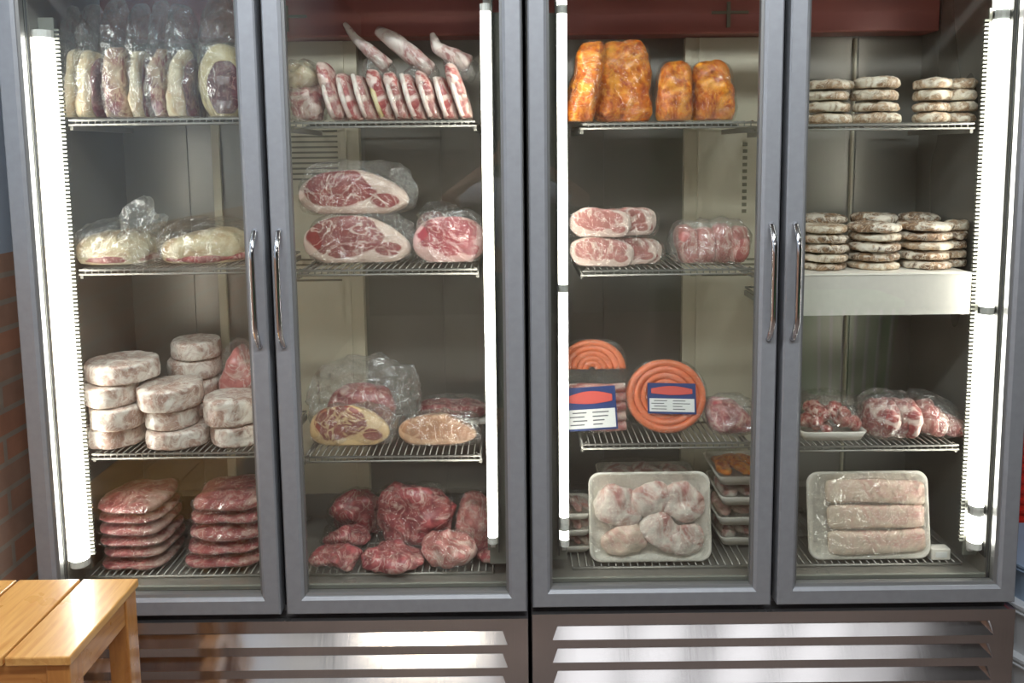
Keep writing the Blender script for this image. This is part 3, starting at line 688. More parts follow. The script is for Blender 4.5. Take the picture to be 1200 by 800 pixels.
def steak(label, group, col, lev, px0, px1, yt, dep, red, fat, seed, zoff=0.0, d=0.05, h=None, tilt=-0.18, shape=1, bag=1.15, bagh=1.1, cx=-0.10, ax=0.385, az=0.43):
    x, y, z, w, hh = place(col, lev, px0, px1, yt, dep, zoff); h = h or hh
    root = empty('bagged_steak', (x, y, z), (tilt, 0, 0)); tag(root, label, 'meat package', group)
    def wp(p, hx, hy, hz):
        t = p.x/hx
        if shape > 0: k = 1 - 0.30*max(0, t)**1.5
        elif shape < 0: k = 1 - 0.30*max(0, -t)**1.5
        else: k = 1
        return Vector((p.x, p.y, (p.z+hz)*k - hz))
    blob('steak', (w, d, h), eye_mat('cut_face_%d' % seed, w, h, red, fat, seed, cx, ax, az), root, (0,0,0.003), thin=1, e1=2.3, e2=4, amp=0.006, freq=10, seed=seed, sub=5, warp=wp, flat=0.84)
    blob('plastic_bag', (w*bag, d*1.5, h*bagh), M['film'], root, (w*0.04,0,0), thin=1, e1=3, e2=2.2, ridge=0.010, rfreq=13, amp=0.01, freq=6, seed=seed+3, sub=5, warp=bagwarp(0.2))
    return root
RED = (0.40,0.075,0.07); RED2 = (0.47,0.06,0.075); FAT = (0.74,0.56,0.47); YF = (0.72,0.50,0.26)
G = 'ribeye steaks on the middle shelf'
steak('large dark red ribeye, lower of the two bagged steaks on the middle shelf', G, 2, 2, 357, 481, 249, 0.185, (0.36,0.075,0.07), FAT, 11, bag=1.08, bagh=1.08, tilt=-0.12)
# the upper steak leans back on the one below, both bags against each other
steak('large red ribeye with bright fat, upper of the two bagged steaks on the middle shelf', G, 2, 2, 354, 480, 202, 0.215, (0.38,0.06,0.055), FAT, 12, zoff=0.134, h=0.132, d=0.07, bag=1.10, bagh=1.25, tilt=-0.12, cx=-0.14, ax=0.32, az=0.42)
steak('bright red steak in clear bag at the right end of the middle shelf', G, 2, 2, 484, 570, 250, 0.17, RED2, (0.74,0.46,0.42), 13, bag=1.05, bagh=1.16, shape=0, cx=0.02, ax=0.44, az=0.40)
steak('red steak set behind the bright red one, only its dark top showing', G, 2, 2, 486, 540, 244, 0.30, (0.30,0.04,0.05), FAT, 14, bag=1.05, bagh=1.2)
G = 'bagged steaks on the lower shelf'
steak('brownish red ribeye with yellow fat edge at the left of the lower shelf', G, 2, 3, 364, 456, 474, 0.17, (0.36,0.10,0.075), YF, 15, bag=1.1, bagh=1.12, cx=-0.14, ax=0.36)
steak('orange-tan marbled steak at the right of the lower shelf, second door', G, 2, 3, 468, 560, 485, 0.17, (0.56,0.28,0.15), (0.74,0.46,0.28), 16, bag=1.08, bagh=1.2, shape=1, cx=-0.05, ax=0.46, az=0.40)
x, y, z, w, h = place(2, 3, 362, 490, 412, 0.29)
pack('meat_bag', 'tall crinkled clear bag with dark meat behind the brownish ribeye', 'meat package', None, (x, y, z), 0,
     [((w*0.62, 0.10, h*0.62), 'redmeat', dict(thin=1, e1=2.4, e2=3, amp=0.012, freq=11, seed=61, sub=4))],
     [((w*1.0, 0.15, h*1.0), dict(thin=1, e1=3, e2=2.4, ridge=0.022, rfreq=15, amp=0.012, freq=8, seed=62, sub=6, mat='film2', warp=bagwarp(0.3, 0.12)))])
x, y, z, w, h = place(2, 3, 492, 572, 430, 0.38)
tr = empty('meat_tray', (x, y, z)); tag(tr, 'added meat pack standing in for a rear wall reflection, behind the orange-tan steak', 'meat package')  # added pack takes the place of a reflection in the rear wall
blob('meat', (w, 0.10, 0.050), M['redmeat'], tr, (0,0,0.012), e1=3, e2=3, amp=0.01, freq=14, seed=63, sub=4)
MB().box(-w/2, w/2, -0.055, 0.055, 0, 0.012).build('tray', M['foam'], tr, bevel=0.004)
blob('plastic_bag', (w*1.02, 0.112, 0.075), M['film'], tr, (0,0,0.003), e1=3, e2=3, ridge=0.008, seed=64, sub=4)

# --- column 2, bottom: lumps of meat in bags
lumps = [(368,422,643,0.15,'redmeat','at the front left corner'),(428,497,640,0.15,'redmeat','in front, below the big central lump'),(499,555,622,0.16,'pink','in front, right of the middle'),
         (552,590,636,0.20,'redmeat','dim, at the front right corner'),(379,432,617,0.27,'redmeat','in the second row at the left'),(534,588,578,0.27,'pink','pale, at the right end by the lamp'),
         (440,532,562,0.28,'redmeat','large, central and highest'),(392,450,572,0.36,'redmeat','at the back, upper left')]
for i, (a, b, yt, dep, mt, lab) in enumerate(lumps):
    x, y, z, w, h = place(2, 0, a, b, yt, dep)
    pack('bagged_meat_lump', 'wrapped meat lump, bottom of the second door, %s' % lab, 'meat package', 'meat lumps on the fridge bottom', (x, y, z), 0,
         [((w*0.96, 0.10, h), mt, dict(e1=2.6, e2=2.4, amp=0.030, freq=14, seed=120+i, sub=4, flat=0.7))],
         [((w*1.0, 0.105, h*1.02), dict(e1=2.8, e2=2.4, ridge=0.012, rfreq=18, amp=0.02, freq=12, seed=130+i, sub=5, mat='wrap'))])

# --- column 3, top: orange marinated meat
for i, (a, b, yt, lab, k, hs) in enumerate(((668,706,44,'bright orange marinated slab, nearest the lamp',0.35,0),(694,764,43,'tall orange-brown marinated slab, second on the top shelf, largest',0.0,1),
       (768,812,70,'short orange marinated piece, third from the lamp on the top shelf',0.0,2),(808,860,70,'short dark orange marinated piece, furthest from the lamp on the top shelf',-0.15,3))):
    x, y, z, w, h = place(3, 1, a, b, yt, 0.17+0.035*(i == 1))
    f = lambda p, hx, hy, hz, k=k: Vector((p.x*(1-0.14*(p.z+hz)/(2*hz)) + k*0.5*(p.z), p.y, p.z))
    pack('marinated_joint', lab, 'meat package', 'orange marinated meat', (x, y, z), 0,
         [((w, 0.11, h), 'orange', dict(thin=1, e1=4.0, e2=2.6, amp=0.014, freq=14, seed=140+i, sub=5, warp=f))],
         [((w*1.04, 0.12, h*1.03), dict(thin=1, e1=4, e2=2.6, ridge=0.006, rfreq=22, seed=150+i, sub=5, warp=f, mat='wrap'))])
x, y, z, w, h = place(3, 1, 858, 884, 92, 0.26)
# --- column 3, middle: pork steaks
PK = (0.62,0.26,0.23); PF = (0.82,0.64,0.56)
for i, (a, b, zo, hh, lab) in enumerate(((664,776,0.0,0.088,'lower pink pork steak pack on the middle shelf of the third door'),(664,770,0.081,0.088,'upper pink pork steak pack on the middle shelf of the third door'))):
    x, y, z, w, h = place(3, 2, a, b, 260, 0.16)
    root = empty('pork_pack', (x, y+0.02, z+zo)); tag(root, lab, 'meat package', 'pork packs on the middle shelf')
    for k, (fx, fw_, yy) in enumerate(((-0.15, 0.66, 0.0), (0.16, 0.56, 0.022), (0.30, 0.38, 0.044), (-0.05, 0.80, 0.070))):
        blob('pork_slice', (w*fw_, 0.020, hh*(0.95-0.03*k)), eye_mat('pork_face_%d_%d' % (i, k), w*fw_, hh, PK, PF, 60+i*5+k, -0.03, 0.42, 0.40), root, (w*fx, -0.045+yy, 0.002), (0,0.04*(-1)**k,0), thin=1, e1=2.6, e2=4, amp=0.006, freq=16, seed=160+i*5+k, sub=4)
    blob('plastic_bag', (w*1.0, 0.135, hh*0.99), M['wrap'], root, (0,-0.004,0), thin=2, e1=6, e2=4, ridge=0.004, rfreq=18, seed=170+i, sub=5)
x, y, z, w, h = place(3, 2, 792, 875, 252, 0.20)
root = empty('pork_pack', (x, y, z)); tag(root, 'clear bag of pink pork chops at the right of the middle shelf, third door', 'meat package')
for k in range(4):
    blob('pork_chop', (0.060, 0.10, h*(0.86-0.05*(k % 2))), M['pink'], root, (-w*0.32+k*w*0.215, 0, 0.002), (0,0.08*(k-1.5),0), thin=0, e1=2.5, e2=3, amp=0.008, freq=16, seed=180+k, sub=4)
blob('plastic_bag', (w*1.16, 0.13, h*1.02), M['film2'], root, (-0.01,0,0), thin=1, e1=3, e2=2.5, ridge=0.012, rfreq=16, amp=0.01, seed=185, sub=5, warp=bagwarp(0.25))

# --- column 3, lower: sausage coils with labels
def coil_mesh(R0, R1, turns, r):
    pts = []; N = int(turns*30)
    for i in range(N+1):
        t = i/N; a = 2*PI*turns*t; R = R1+(R0-R1)*t
        pts.append((R*math.cos(a), 0.0, R*math.sin(a)))
    return MB().tube(pts, r, 8)
def label_card(root, w, h, y, z, x=0, rz=0.0):
    o = MB().box(-w/2, w/2, -0.0006, 0.0006, 0, h*0.46).build('label', M['labelw'], root, (x, y, z), (0, rz, 0)); o['label'] = 'white sticker with printed text lines'
    t = MB(); random.seed(int(w*1e4))
    for k in range(4):
        zz = h*0.46*(0.17+0.21*k); xx = -w*0.46+w*0.06*(k % 2); t.box(xx, xx+w*(0.25+0.1*random.random()), -0.0012, -0.0006, zz, zz+h*0.028)
        t.box(0.02*w, 0.02*w+w*(0.2+0.2*random.random()), -0.0012, -0.0006, zz, zz+h*0.028)
    t.build('print_lines', M['lblack'], o)
    b = MB().box(-w/2-0.005, w/2+0.005, 0.0006, 0.0014, -0.006, h).build('label', M['labelb'], root, (x, y, z), (0, rz, 0)); b['label'] = 'dark blue band of the label'
    r_ = MB()
    n = 14
    top = []; bot = []
    for k in range(n+1):
        u = -w*0.46+w*0.92*k/n; top.append((u, -0.0009, h*0.80+h*0.10*math.sin(PI*k/n))); bot.append((u, -0.0009, h*0.64-h*0.05*math.sin(PI*k/n)))
    for k in range(n): r_.quad(bot[k], bot[k+1], top[k+1], top[k])
    r_.build('label_banner', M['labelr'], root, (x, y, z), (0, rz, 0))
x, y, z, w, h = place(3, 3, 735, 830, 434, 0.16)
root = empty('sausage_coil_pack', (x, y, z), (-0.30, 0, 0)); tag(root, 'round orange sausage coil pack with red, blue and white label', 'sausage package', 'sausage coil packs')
R = w/2
cm = MB().tube([((R-0.012)*math.cos(a), 0, (R*0.90-0.012)*math.sin(a)) for a in [2*PI*k/40 for k in range(41)]], 0.012, 10, cap=False)
cz = R*0.90+0.0
for k in range(4):
    rk = R-0.012-0.020*(k)
    mbx = MB().tube([(rk*math.cos(a), 0.002*k, rk*0.90*math.sin(a)) for a in [2*PI*q/40 for q in range(41)]], 0.0112, 10, cap=False)
    mbx.build('sausage', M['sausage'], root, (0, 0, cz), smooth=True)
lens = lambda wd, ht, yy, nm, mt: blob(nm, (wd, 0.030, ht), M[mt], root, (0, yy, 0), thin=1, e1=2.1, e2=5, ridge=0.002, rfreq=20, seed=7, sub=4, flat=1.0)
lens(2*R+0.006, 1.80*R+0.004, 0.0, 'plastic_bag', 'wrap')
label_card(root, 0.128, 0.080, -0.0175, 0.060, 0.012, 0.03)
x, y, z, w, h = place(3, 3, 655, 737, 402, 0.165)
root = empty('sausage_coil_pack', (x, y, z), (-0.22, 0, 0)); tag(root, 'tall sausage pack with orange rings on top and label below, beside the lamp', 'sausage package', 'sausage coil packs')
R = w/2; H = h*1.02
for k in range(5):
    rk = R-0.012-0.0175*k
    MB().tube([(rk*math.cos(a), 0.012, rk*0.85*math.sin(a)) for a in [PI*q/24 for q in range(25)]], 0.0105, 10).build('sausage', M['sausage'], root, (0, 0, H-R*0.85-0.002), smooth=True)
for k in range(5):
    zz = 0.018+0.027*k
    MB().tube([(-R+0.008, 0.0, zz), (-R*0.3, -0.004, zz+0.004), (R*0.4, -0.003, zz), (R-0.008, 0.0, zz+0.003)], 0.0135, 10).build('sausage_link', M['pink'], root, (0, 0.003, 0.0), smooth=True)
blob('plastic_bag', (2*R+0.008, 0.042, H), M['wrap'], root, (0, 0.004, 0), thin=1, e1=3.4, e2=4, ridge=0.003, rfreq=20, seed=17, sub=4, flat=1.0)
label_card(root, 0.135, 0.115, -0.024, 0.018, -0.006, -0.05)
x, y, z, w, h = place(3, 3, 826, 884, 456, 0.18)
pack('meat_bag', 'dark red bagged meat right of the round sausage coil on the lower shelf', 'meat package', None, (x, y, z), 0,
     [((w*0.95, 0.12, h*0.72), 'redmeat', dict(thin=2, e1=3, e2=2.5, amp=0.01, freq=14, seed=191, sub=4, warp=lambda p,hx,hy,hz: Vector((p.x,p.y,(p.z+hz)*(1-0.35*p.x/hx)-hz))))],
     [((w*1.02, 0.14, h*0.95), dict(e1=3, e2=2.3, ridge=0.010, seed=192, sub=5, mat='film2'))])
x, y, z, w, h = place(3, 3, 715, 800, 428, 0.36)

# --- trays
def rrect(w, h, r, n=6):
    out = []
    for cx, cz, a0 in ((w/2-r, h/2-r, 0), (-w/2+r, h/2-r, PI/2), (-w/2+r, -h/2+r, PI), (w/2-r, -h/2+r, 1.5*PI)):
        for k in range(n+1):
            a = a0+PI/2*k/n; out.append((cx+r*math.cos(a), cz+r*math.sin(a)))
    return out
def tray_mesh(w, h, dp=0.022):
    """foam tray standing on its long edge: front opening faces -y"""
    L = [(1.0,-dp,0.0),(1.0,-dp-0.003,0.003),(1.0,-dp,0.007),(1.0,-0.003,0.020),(1.0,-0.003,0.03)]
    ring = lambda inset, y, r: [(a, y, b) for a, b in rrect(w-2*inset, h-2*inset, r)]
    return MB().loft([ring(0.020,0.0,0.02), ring(0.0,-dp,0.034), ring(0.003,-dp-0.003,0.032), ring(0.010,-dp,0.028), ring(0.026,-0.005,0.02)], cap=True)
def leaning_tray(label, col, px0, px1, ytop, dep, tilt, rz=0.0, roll=0.0, thing='meat_tray'):
    x, y, z, w, h = place(col, 0, px0, px1, ytop, dep)
    root = empty(thing, (x, y, z), (tilt, roll, rz)); tag(root, label, 'meat tray', 'white trays leaning on the fridge bottom')
    h = h/math.cos(tilt)*0.99
    tray_mesh(w, h).build('tray', M['foam'], root, (0, 0, h/2), smooth=True)
    return root, w, h
root, w, h = leaning_tray('square white tray of pale chicken pieces leaning on the bottom, third door', 3, 690, 832, 556, 0.14, -0.16)
random.seed(3)
pcs = [(-0.26,0.62,0.40,0.42,0.3),(0.02,0.70,0.36,0.38,-0.4),(0.27,0.66,0.34,0.40,0.5),(-0.22,0.25,0.38,0.34,-0.2),(0.10,0.34,0.38,0.36,0.6),(0.31,0.24,0.30,0.34,0.1)]
for k, (fx, fz, sw, sh, rr) in enumerate(pcs):
    blob('chicken_piece', (w*sw, 0.040, h*sh), M['chicken' if k not in (3,) else 'fish'], root, (w*fx, -0.020, h*fz), (0, rr, 0), thin=1, e1=2.3, e2=2.3, amp=0.014, freq=16, seed=200+k, sub=4, center=True, flat=1)
blob('plastic_wrap', (w*0.985, 0.058, h*0.985), M['wrap'], root, (0, -0.020, h/2), thin=1, e1=6, e2=3, ridge=0.007, rfreq=16, seed=210, sub=5, center=True, flat=1)
root, w, h = leaning_tray('white tray with three long pink-white fillets leaning on the bottom, rightmost door', 4, 944, 1086, 555, 0.14, -0.16)
for k, fz in enumerate((0.20, 0.50, 0.80)):
    f = lambda p, hx, hy, hz, k=k: Vector((p.x, p.y, p.z*(0.86+0.16*abs(p.x/hx)**2) + (0.16*hz if k != 1 else 0.0)*(1-abs(p.x/hx)**2)*(-1 if k == 0 else 1)))
    blob('fillet', (w*0.80, 0.034, h*0.285), M['fish'], root, (w*0.065, -0.018, h*(fz*0.90+0.03)), (0, 0.03*(k-1), 0), thin=1, e1=7, e2=3.2, amp=0.004, freq=12, seed=220+k, sub=4, center=True, warp=f, flat=1)
blob('plastic_wrap', (w*0.985, 0.050, h*0.985), M['wrap'], root, (0, -0.016, h/2), thin=1, e1=6, e2=3, ridge=0.004, rfreq=14, seed=230, sub=5, center=True, flat=1)

# packs at the back behind the chicken tray: flat trays stacked
def flat_tray(label, group, x, y, z, w, d, h, seed, mat):
    root = empty('flat_meat_tray', (x, y, z)); tag(root, label, 'meat tray', group)
    ring = lambda inset, zz, r: [(a, b, zz) for a, b in rrect(w-2*inset, d-2*inset, r)]
    MB().loft([ring(0.014,0.0,0.015), ring(0.0,h*0.45,0.02), ring(0.003,h*0.50,0.018), ring(0.012,h*0.36,0.015), ring(0.02,0.006,0.012)]).build('tray', M['foam'], root, smooth=True)
    for k in range(3): blob('meat_piece', (w*0.32, d*0.7, h*0.55), M[mat], root, (-w*0.28+k*w*0.28, 0, h*0.2), (0,0,0.3*k), e1=2.4, e2=2.4, amp=0.012, freq=16, seed=seed+k, sub=3)
    blob('plastic_wrap', (w*0.97, d*0.97, h*0.62), M['wrap'], root, (0,0,h*0.32), e1=5, e2=3, ridge=0.005, seed=seed+9, sub=4)
    return root
gb = 'flat trays at the back of the fridge bottom'
ow3 = ['bottom','second','third','topmost']
for i in range(4):
    x, y, z, w, h = place(3, 0, 832, 892, 600, 0.30)
    flat_tray('flat tray of pale meat, %s of the back stack right of the chicken tray' % ow3[i], gb, x+0.004*(-1)**i, y, 0.430+0.062*i, w*1.02, 0.20, 0.060, 240+12*i, ('chicken','fish','chicken','orange')[i])
for i in range(3):
    x, y, z, w, h = place(3, 0, 700, 812, 600, 0.345)
    flat_tray('flat tray of pale meat, %s of the back stack hidden behind the chicken tray' % ('bottom','middle','topmost')[i], gb, x, y, 0.430+0.070*i, w, 0.16, 0.068, 300+12*i, 'chicken')
for i in range(3):
    x, y, z, w, h = place(3, 0, 652, 694, 600, 0.24)
    flat_tray('flat tray of pale meat, %s of the stack between the lamp and the chicken tray' % ('bottom','middle','topmost')[i], gb, x, y, 0.430+0.050*i, w*0.92, 0.14, 0.048, 350+12*i, 'chicken')
x, y, z, w, h = place(4, 0, 1088, 1110, 640, 0.13)
o = empty('paper_sachet', (x, y, z)); tag(o, 'small white carton right of the fillet tray on the fridge bottom', 'carton')
MB().box(-w/2, w/2, -0.015, 0.015, 0, h).build('box', M['foam'], o, bevel=0.003); MB().box(-w*0.3, w*0.3, -0.0162, -0.015, h*0.25, h*0.75).build('label', M['labelw'], o)

# --- column 4: patties in stacks
def patty_stack(col, lev, px0, px1, dep, base, n, hh, mats, labf, group, seed, name):
    x, y, z, w, h = place(col, lev, px0, px1, 300, dep)
    z = base
    random.seed(seed)
    for i in range(n):
        t = hh*(0.92+0.16*random.random())
        k = w*(0.97+0.05*random.random())
        me = blob_mesh((k, k*0.92, t), thin=2, e1=2.1, e2=3.2, amp=0.0045, freq=26, seed=seed*3+i, sub=5, flat=0.80, ridge=0.004, rfreq=42)
        zt = max(v.co.z for v in me.vertices)
        for v in me.vertices: v.co.z *= t/zt
        o = link(name, me, M[mats[(i+seed) % len(mats)]], None, (x+random.uniform(-.004,.004), y+random.uniform(-.004,.004), z), (0,0,random.random()*6))
        tag(o, labf(i, n), 'patty', group); z += t
def onth(i, n):
    return 'bottom' if i == 0 else 'topmost' if i == n-1 else ['','second','third','fourth','fifth','sixth'][i]+' lowest'
S = SH[(4,1)]
for j, (a, b, n, nm) in enumerate(((942,995,4,'leftmost'),(998,1051,4,'second'),(1071,1112,4,'third'),(1109,1156,4,'rightmost'))):
    patty_stack(4, 1, a, b, 0.19, S, n, 0.0315, ('patty',), lambda i, n, nm=nm: 'pale patty on the top right shelf, %s of the %s stack' % (onth(i, n), nm), 'patties on the top shelf', 11+j, 'frozen_patty')
# white box carrying the lower stacks
S2 = SH[(4,2)]
p0 = at(938, 330, RY+0.105); p1 = at(1140, 330, RY+0.105)
bx = empty('white_tub', ((p0.x+p1.x)/2, RY+0.265, S2)); tag(bx, 'long white plastic tub under the patty stacks on the middle shelf', 'tub')
W = (RX+0.541-p0.x)/2; bx.location.x = (RX+0.541+p0.x)/2; Hb = 1.257-S2
b = MB(); b.box(-W,W,-0.16,0.16,0,Hb)
b.box(-W,W,-0.1815,-0.1765,-0.024,Hb); b.box(-W,W,-0.1765,-0.16,Hb-0.006,Hb)
b.build('tub', M['foam'], bx)
MB().box(-W-0.002,W+0.002,-0.183,0.163,Hb,Hb+0.006).build('lid', M['foam'], bx, bevel=0.003)
SB = S2+Hb+0.006
for j, (a, b, n, nm) in enumerate(((936,992,5,'leftmost'),(994,1052,5,'second'),(1053,1111,5,'third'),(1104,1150,5,'rightmost'))):
    patty_stack(4, 2, a, b, 0.19 if j < 3 else 0.20, SB, n, 0.0262, ('patty2','patty2','patty'), lambda i, n, nm=nm: 'mottled patty on the white tub, %s of the %s front stack' % (onth(i, n), nm), 'patties on the white tub', 31+j, 'burger_patty')
for j, (a, b, n, nm) in enumerate(((940,990,5,'left'),(996,1046,5,'middle'),(1054,1104,5,'right'))):
    patty_stack(4, 2, a, b, 0.345, SB, n, 0.029, ('patty2',), lambda i, n, nm=nm: 'dark patty on the white tub, %s of the %s rear stack' % (onth(i, n), nm), 'patties at the back of the white tub', 51+j, 'burger_patty')
# lower shelf: diced tray and sliced meat in bags
x, y, z, w, h = place(4, 3, 930, 1006, 455, 0.18)
root = empty('diced_meat_tray', (x, y, z)); tag(root, 'white tray heaped with diced red meat, lower shelf behind the rightmost door', 'meat tray')
ring = lambda inset, zz, r: [(a, b, zz) for a, b in rrect(w-2*inset, 0.13-2*inset, r)]
MB().loft([ring(0.012,0.0,0.015), ring(0.0,0.026,0.02), ring(0.003,0.028,0.018), ring(0.010,0.020,0.015), ring(0.016,0.005,0.012)]).build('tray', M['foam'], root, smooth=True)
random.seed(5)
for k in range(26):
    a = random.uniform(-1,1); bb = random.uniform(-1,1); hgt = (1-a*a*0.75)*(1-bb*bb*0.6)
    lay = random.random()
    s = random.uniform(0.026,0.038)
    blob('meat_cube', (s*1.2, s, s), M['mince'], root, (a*w*0.38, bb*0.045, 0.008+lay*hgt*(h-0.05)), (random.random(),random.random(),random.random()*3), e1=3, e2=3, amp=0.006, freq=40, seed=k, sub=2)
blob('plastic_wrap', (w*0.97, 0.126, h*1.0), M['wrap'], root, (0,0,0.004), e1=3, e2=2.2, ridge=0.008, seed=77, sub=5)
for i, (a, b, yt, dep, mt, lab) in enumerate(((1006,1066,455,0.18,'chop','bag of brownish sliced meat with curled fat, centre of lower shelf, rightmost door'),(1066,1128,462,0.19,'pink','bag of pale sliced meat sloping towards the right lamp, lower shelf'))):
    x, y, z, w, h = place(4, 3, a, b, yt, dep)
    root = empty('sliced_meat_bag', (x, y, z)); tag(root, lab, 'meat package', 'sliced meat bags on the lower shelf')
    for k in range(4):
        sl = 1-0.17*k if i else 1-0.05*abs(k-1)
        blob('meat_slice', (w*0.34, 0.13, h*0.86*sl), M['chop' if k % 2 == i else mt], root, (-w*0.30+k*w*0.20, -0.004*k, 0.003), (0,0.22,0.12*(-1)**k), thin=0, e1=2.4, e2=2.6, amp=0.014, freq=15, seed=260+i*7+k, sub=4)
    blob('plastic_bag', (w*1.0, 0.145, h*1.02), M['film'], root, thin=1, e1=2.8, e2=2.5, ridge=0.014, rfreq=17, seed=270+i, sub=5, warp=(lambda p,hx,hy,hz: Vector((p.x,p.y,(p.z+hz)*(1-0.30*p.x/hx)-hz))) if i else bagwarp(0.2))

# ------------------------------------------------------------------ wooden stool
ST_H = 0.60
Y0, Y1 = 1.465, 1.755
st = empty('wooden_stool', (-1.06, (Y0+Y1)/2, 0)); tag(st, 'varnished orange pine stool with slatted top in front of the left fridge', 'stool')
ed = [-1.075+1.06, -0.985+1.06]
cy = (Y0+Y1)/2; hy = (Y1-Y0)/2
sl = [(-0.995+1.06-0.0, -0.869+1.06), (-0.866+1.06-0.0+0.0, -0.868+1.06)]
xs = [(-1.245,-1.125),(-1.119,-1.002),(-0.996,-0.876)]
pR = at(163,678,Y1).x; 
xs = [(-1.318,-1.190),(-1.184,-1.038),(-1.032,-0.900)]
for a, b in xs:
    MB().box(a+1.06, b+1.06, -hy, hy, ST_H-0.020, ST_H).build('seat_slat', M['pine'], st, bevel=0.003)
lx0, lx1 = -1.312+1.06, -0.906+1.06
leg = 0.048
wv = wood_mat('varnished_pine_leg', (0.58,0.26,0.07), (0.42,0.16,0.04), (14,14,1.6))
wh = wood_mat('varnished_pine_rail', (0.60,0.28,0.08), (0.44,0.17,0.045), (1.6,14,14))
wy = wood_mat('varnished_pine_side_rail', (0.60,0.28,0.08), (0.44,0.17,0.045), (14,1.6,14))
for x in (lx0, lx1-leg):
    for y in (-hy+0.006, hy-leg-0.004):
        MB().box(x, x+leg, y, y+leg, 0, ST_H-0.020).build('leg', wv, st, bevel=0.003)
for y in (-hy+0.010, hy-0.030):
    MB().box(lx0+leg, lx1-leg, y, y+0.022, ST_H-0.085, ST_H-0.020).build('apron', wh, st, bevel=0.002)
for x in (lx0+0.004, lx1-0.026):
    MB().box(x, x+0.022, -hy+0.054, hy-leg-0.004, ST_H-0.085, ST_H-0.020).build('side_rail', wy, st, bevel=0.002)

# ------------------------------------------------------------------ things right of the fridge
def bucket(x, y, z, r, h, label, mat='white', name='plastic_bucket', group=None, cat='bucket'):
    root = empty(name, (x, y, z)); tag(root, label, cat, group)
    MB().lathe([(r*0.86,0),(r*0.95,h*0.82),(r*0.95,h*0.83),(r*1.0,h*0.835),(r*1.0,h*0.86),(r*0.96,h*0.865),(r*0.965,h*0.93)], 48).build('body', M[mat], root, smooth=False)
    MB().lathe([(r*0.96,h*0.93),(r*1.0,h*0.932),(r*1.0,h*0.985),(r*0.97,h)], 48).build('lid', M[mat], root)
    return root
bz = 0.0
for i, (hh, lab) in enumerate(((0.155,'white lidded bucket, lowest of the stack right of the fridges'),(0.155,'white lidded bucket, topmost of the stack right of the fridges'))):
    bucket(1.585, 2.15, bz, 0.185, hh, lab, group='white buckets'); bz += hh
bucket(1.585, 2.15, bz, 0.178, 0.115, 'pale blue plastic tub on top of the white buckets', 'blue', 'plastic_tub', cat='tub'); 
def crate(x, y, z, w, d, h, label):
    root = empty('plastic_crate', (x, y, z)); tag(root, label, 'crate', 'red crates')
    b = MB(); b.box(-w/2,w/2,-d/2,d/2,0,0.01)
    for s in (-1,1): b.box(s*w/2-0.006,s*w/2+0.006,-d/2,d/2,0.01,h); b.box(-w/2+0.006,w/2-0.006,s*(d/2)-0.006,s*(d/2)+0.006,0.01,h)
    b.build('body', M['red'], root)
    r = MB(); n = 5
    for k in range(n):
        zz = 0.02+(h-0.03)*k/(n-1)*0.92; r.box(-w/2-0.014,w/2+0.014,-d/2-0.014,-d/2-0.006,zz,zz+0.012); r.box(-w/2-0.014,-w/2-0.006,-d/2-0.006,d/2,zz,zz+0.012)
    r.build('ribs', M['red'], root)
zc = 0.0
for i, (hh, lab) in enumerate(((0.18,'bottom'),(0.18,'second'),(0.18,'third'),(0.16,'topmost'))):
    crate(1.72, 2.60, zc, 0.44, 0.36, hh-0.002, 'red ribbed plastic crate right of the fridges, %s of the stack' % lab); zc += hh

# added green bin behind the viewer, put in for a green reflection
gbn = empty('added_green_bin', (2.2, -1.1, 0)); tag(gbn, 'added green ribbed bin, put in for the green reflection in the rightmost glass door', 'bin')
GM = plain('green_plastic', (0.10,0.50,0.10), 0.5, 0, 4, 0.05)
MB().loft([[(x*k, y*k, z) for x, y in rrect(0.62, 0.44, 0.06)] for z, k in ((0,0.84),(0.58,0.98),(0.585,1.06),(0.62,1.06),(0.62,0.99),(0.60,0.97),(0.03,0.82))]).build('body', GM, gbn)
gr_ = MB()
for k in range(7):
    x = -0.24+0.08*k; gr_.tube([(x*0.9, 0.20, 0.02), (x, 0.222, 0.57)], 0.010, 8)
gr_.build('ribs', M['white'], gbn)

# ------------------------------------------------------------------ photographer, mirrored in the glass
pr = empty('person', (0.02, -0.42, 0)); tag(pr, 'person in a pale shirt and dark trousers holding a phone up with both hands', 'person')
def skin(name, verts, edges, mat, parent, sub=2):
    me = bpy.data.meshes.new(name); me.from_pydata([v[:3] for v in verts], edges, [])
    o = link(name, me, mat, parent, smooth=False)
    md = o.modifiers.new('skin', 'SKIN')
    md.use_smooth_shade = True
    sv = me.skin_vertices[0].data
    for i, v in enumerate(verts):
        r = v[3]; sv[i].radius = (r, v[4] if len(v) > 4 else r)
    sv[0].use_root = True
    s = o.modifiers.new('sub', 'SUBSURF'); s.levels = sub; s.render_levels = sub
    return o
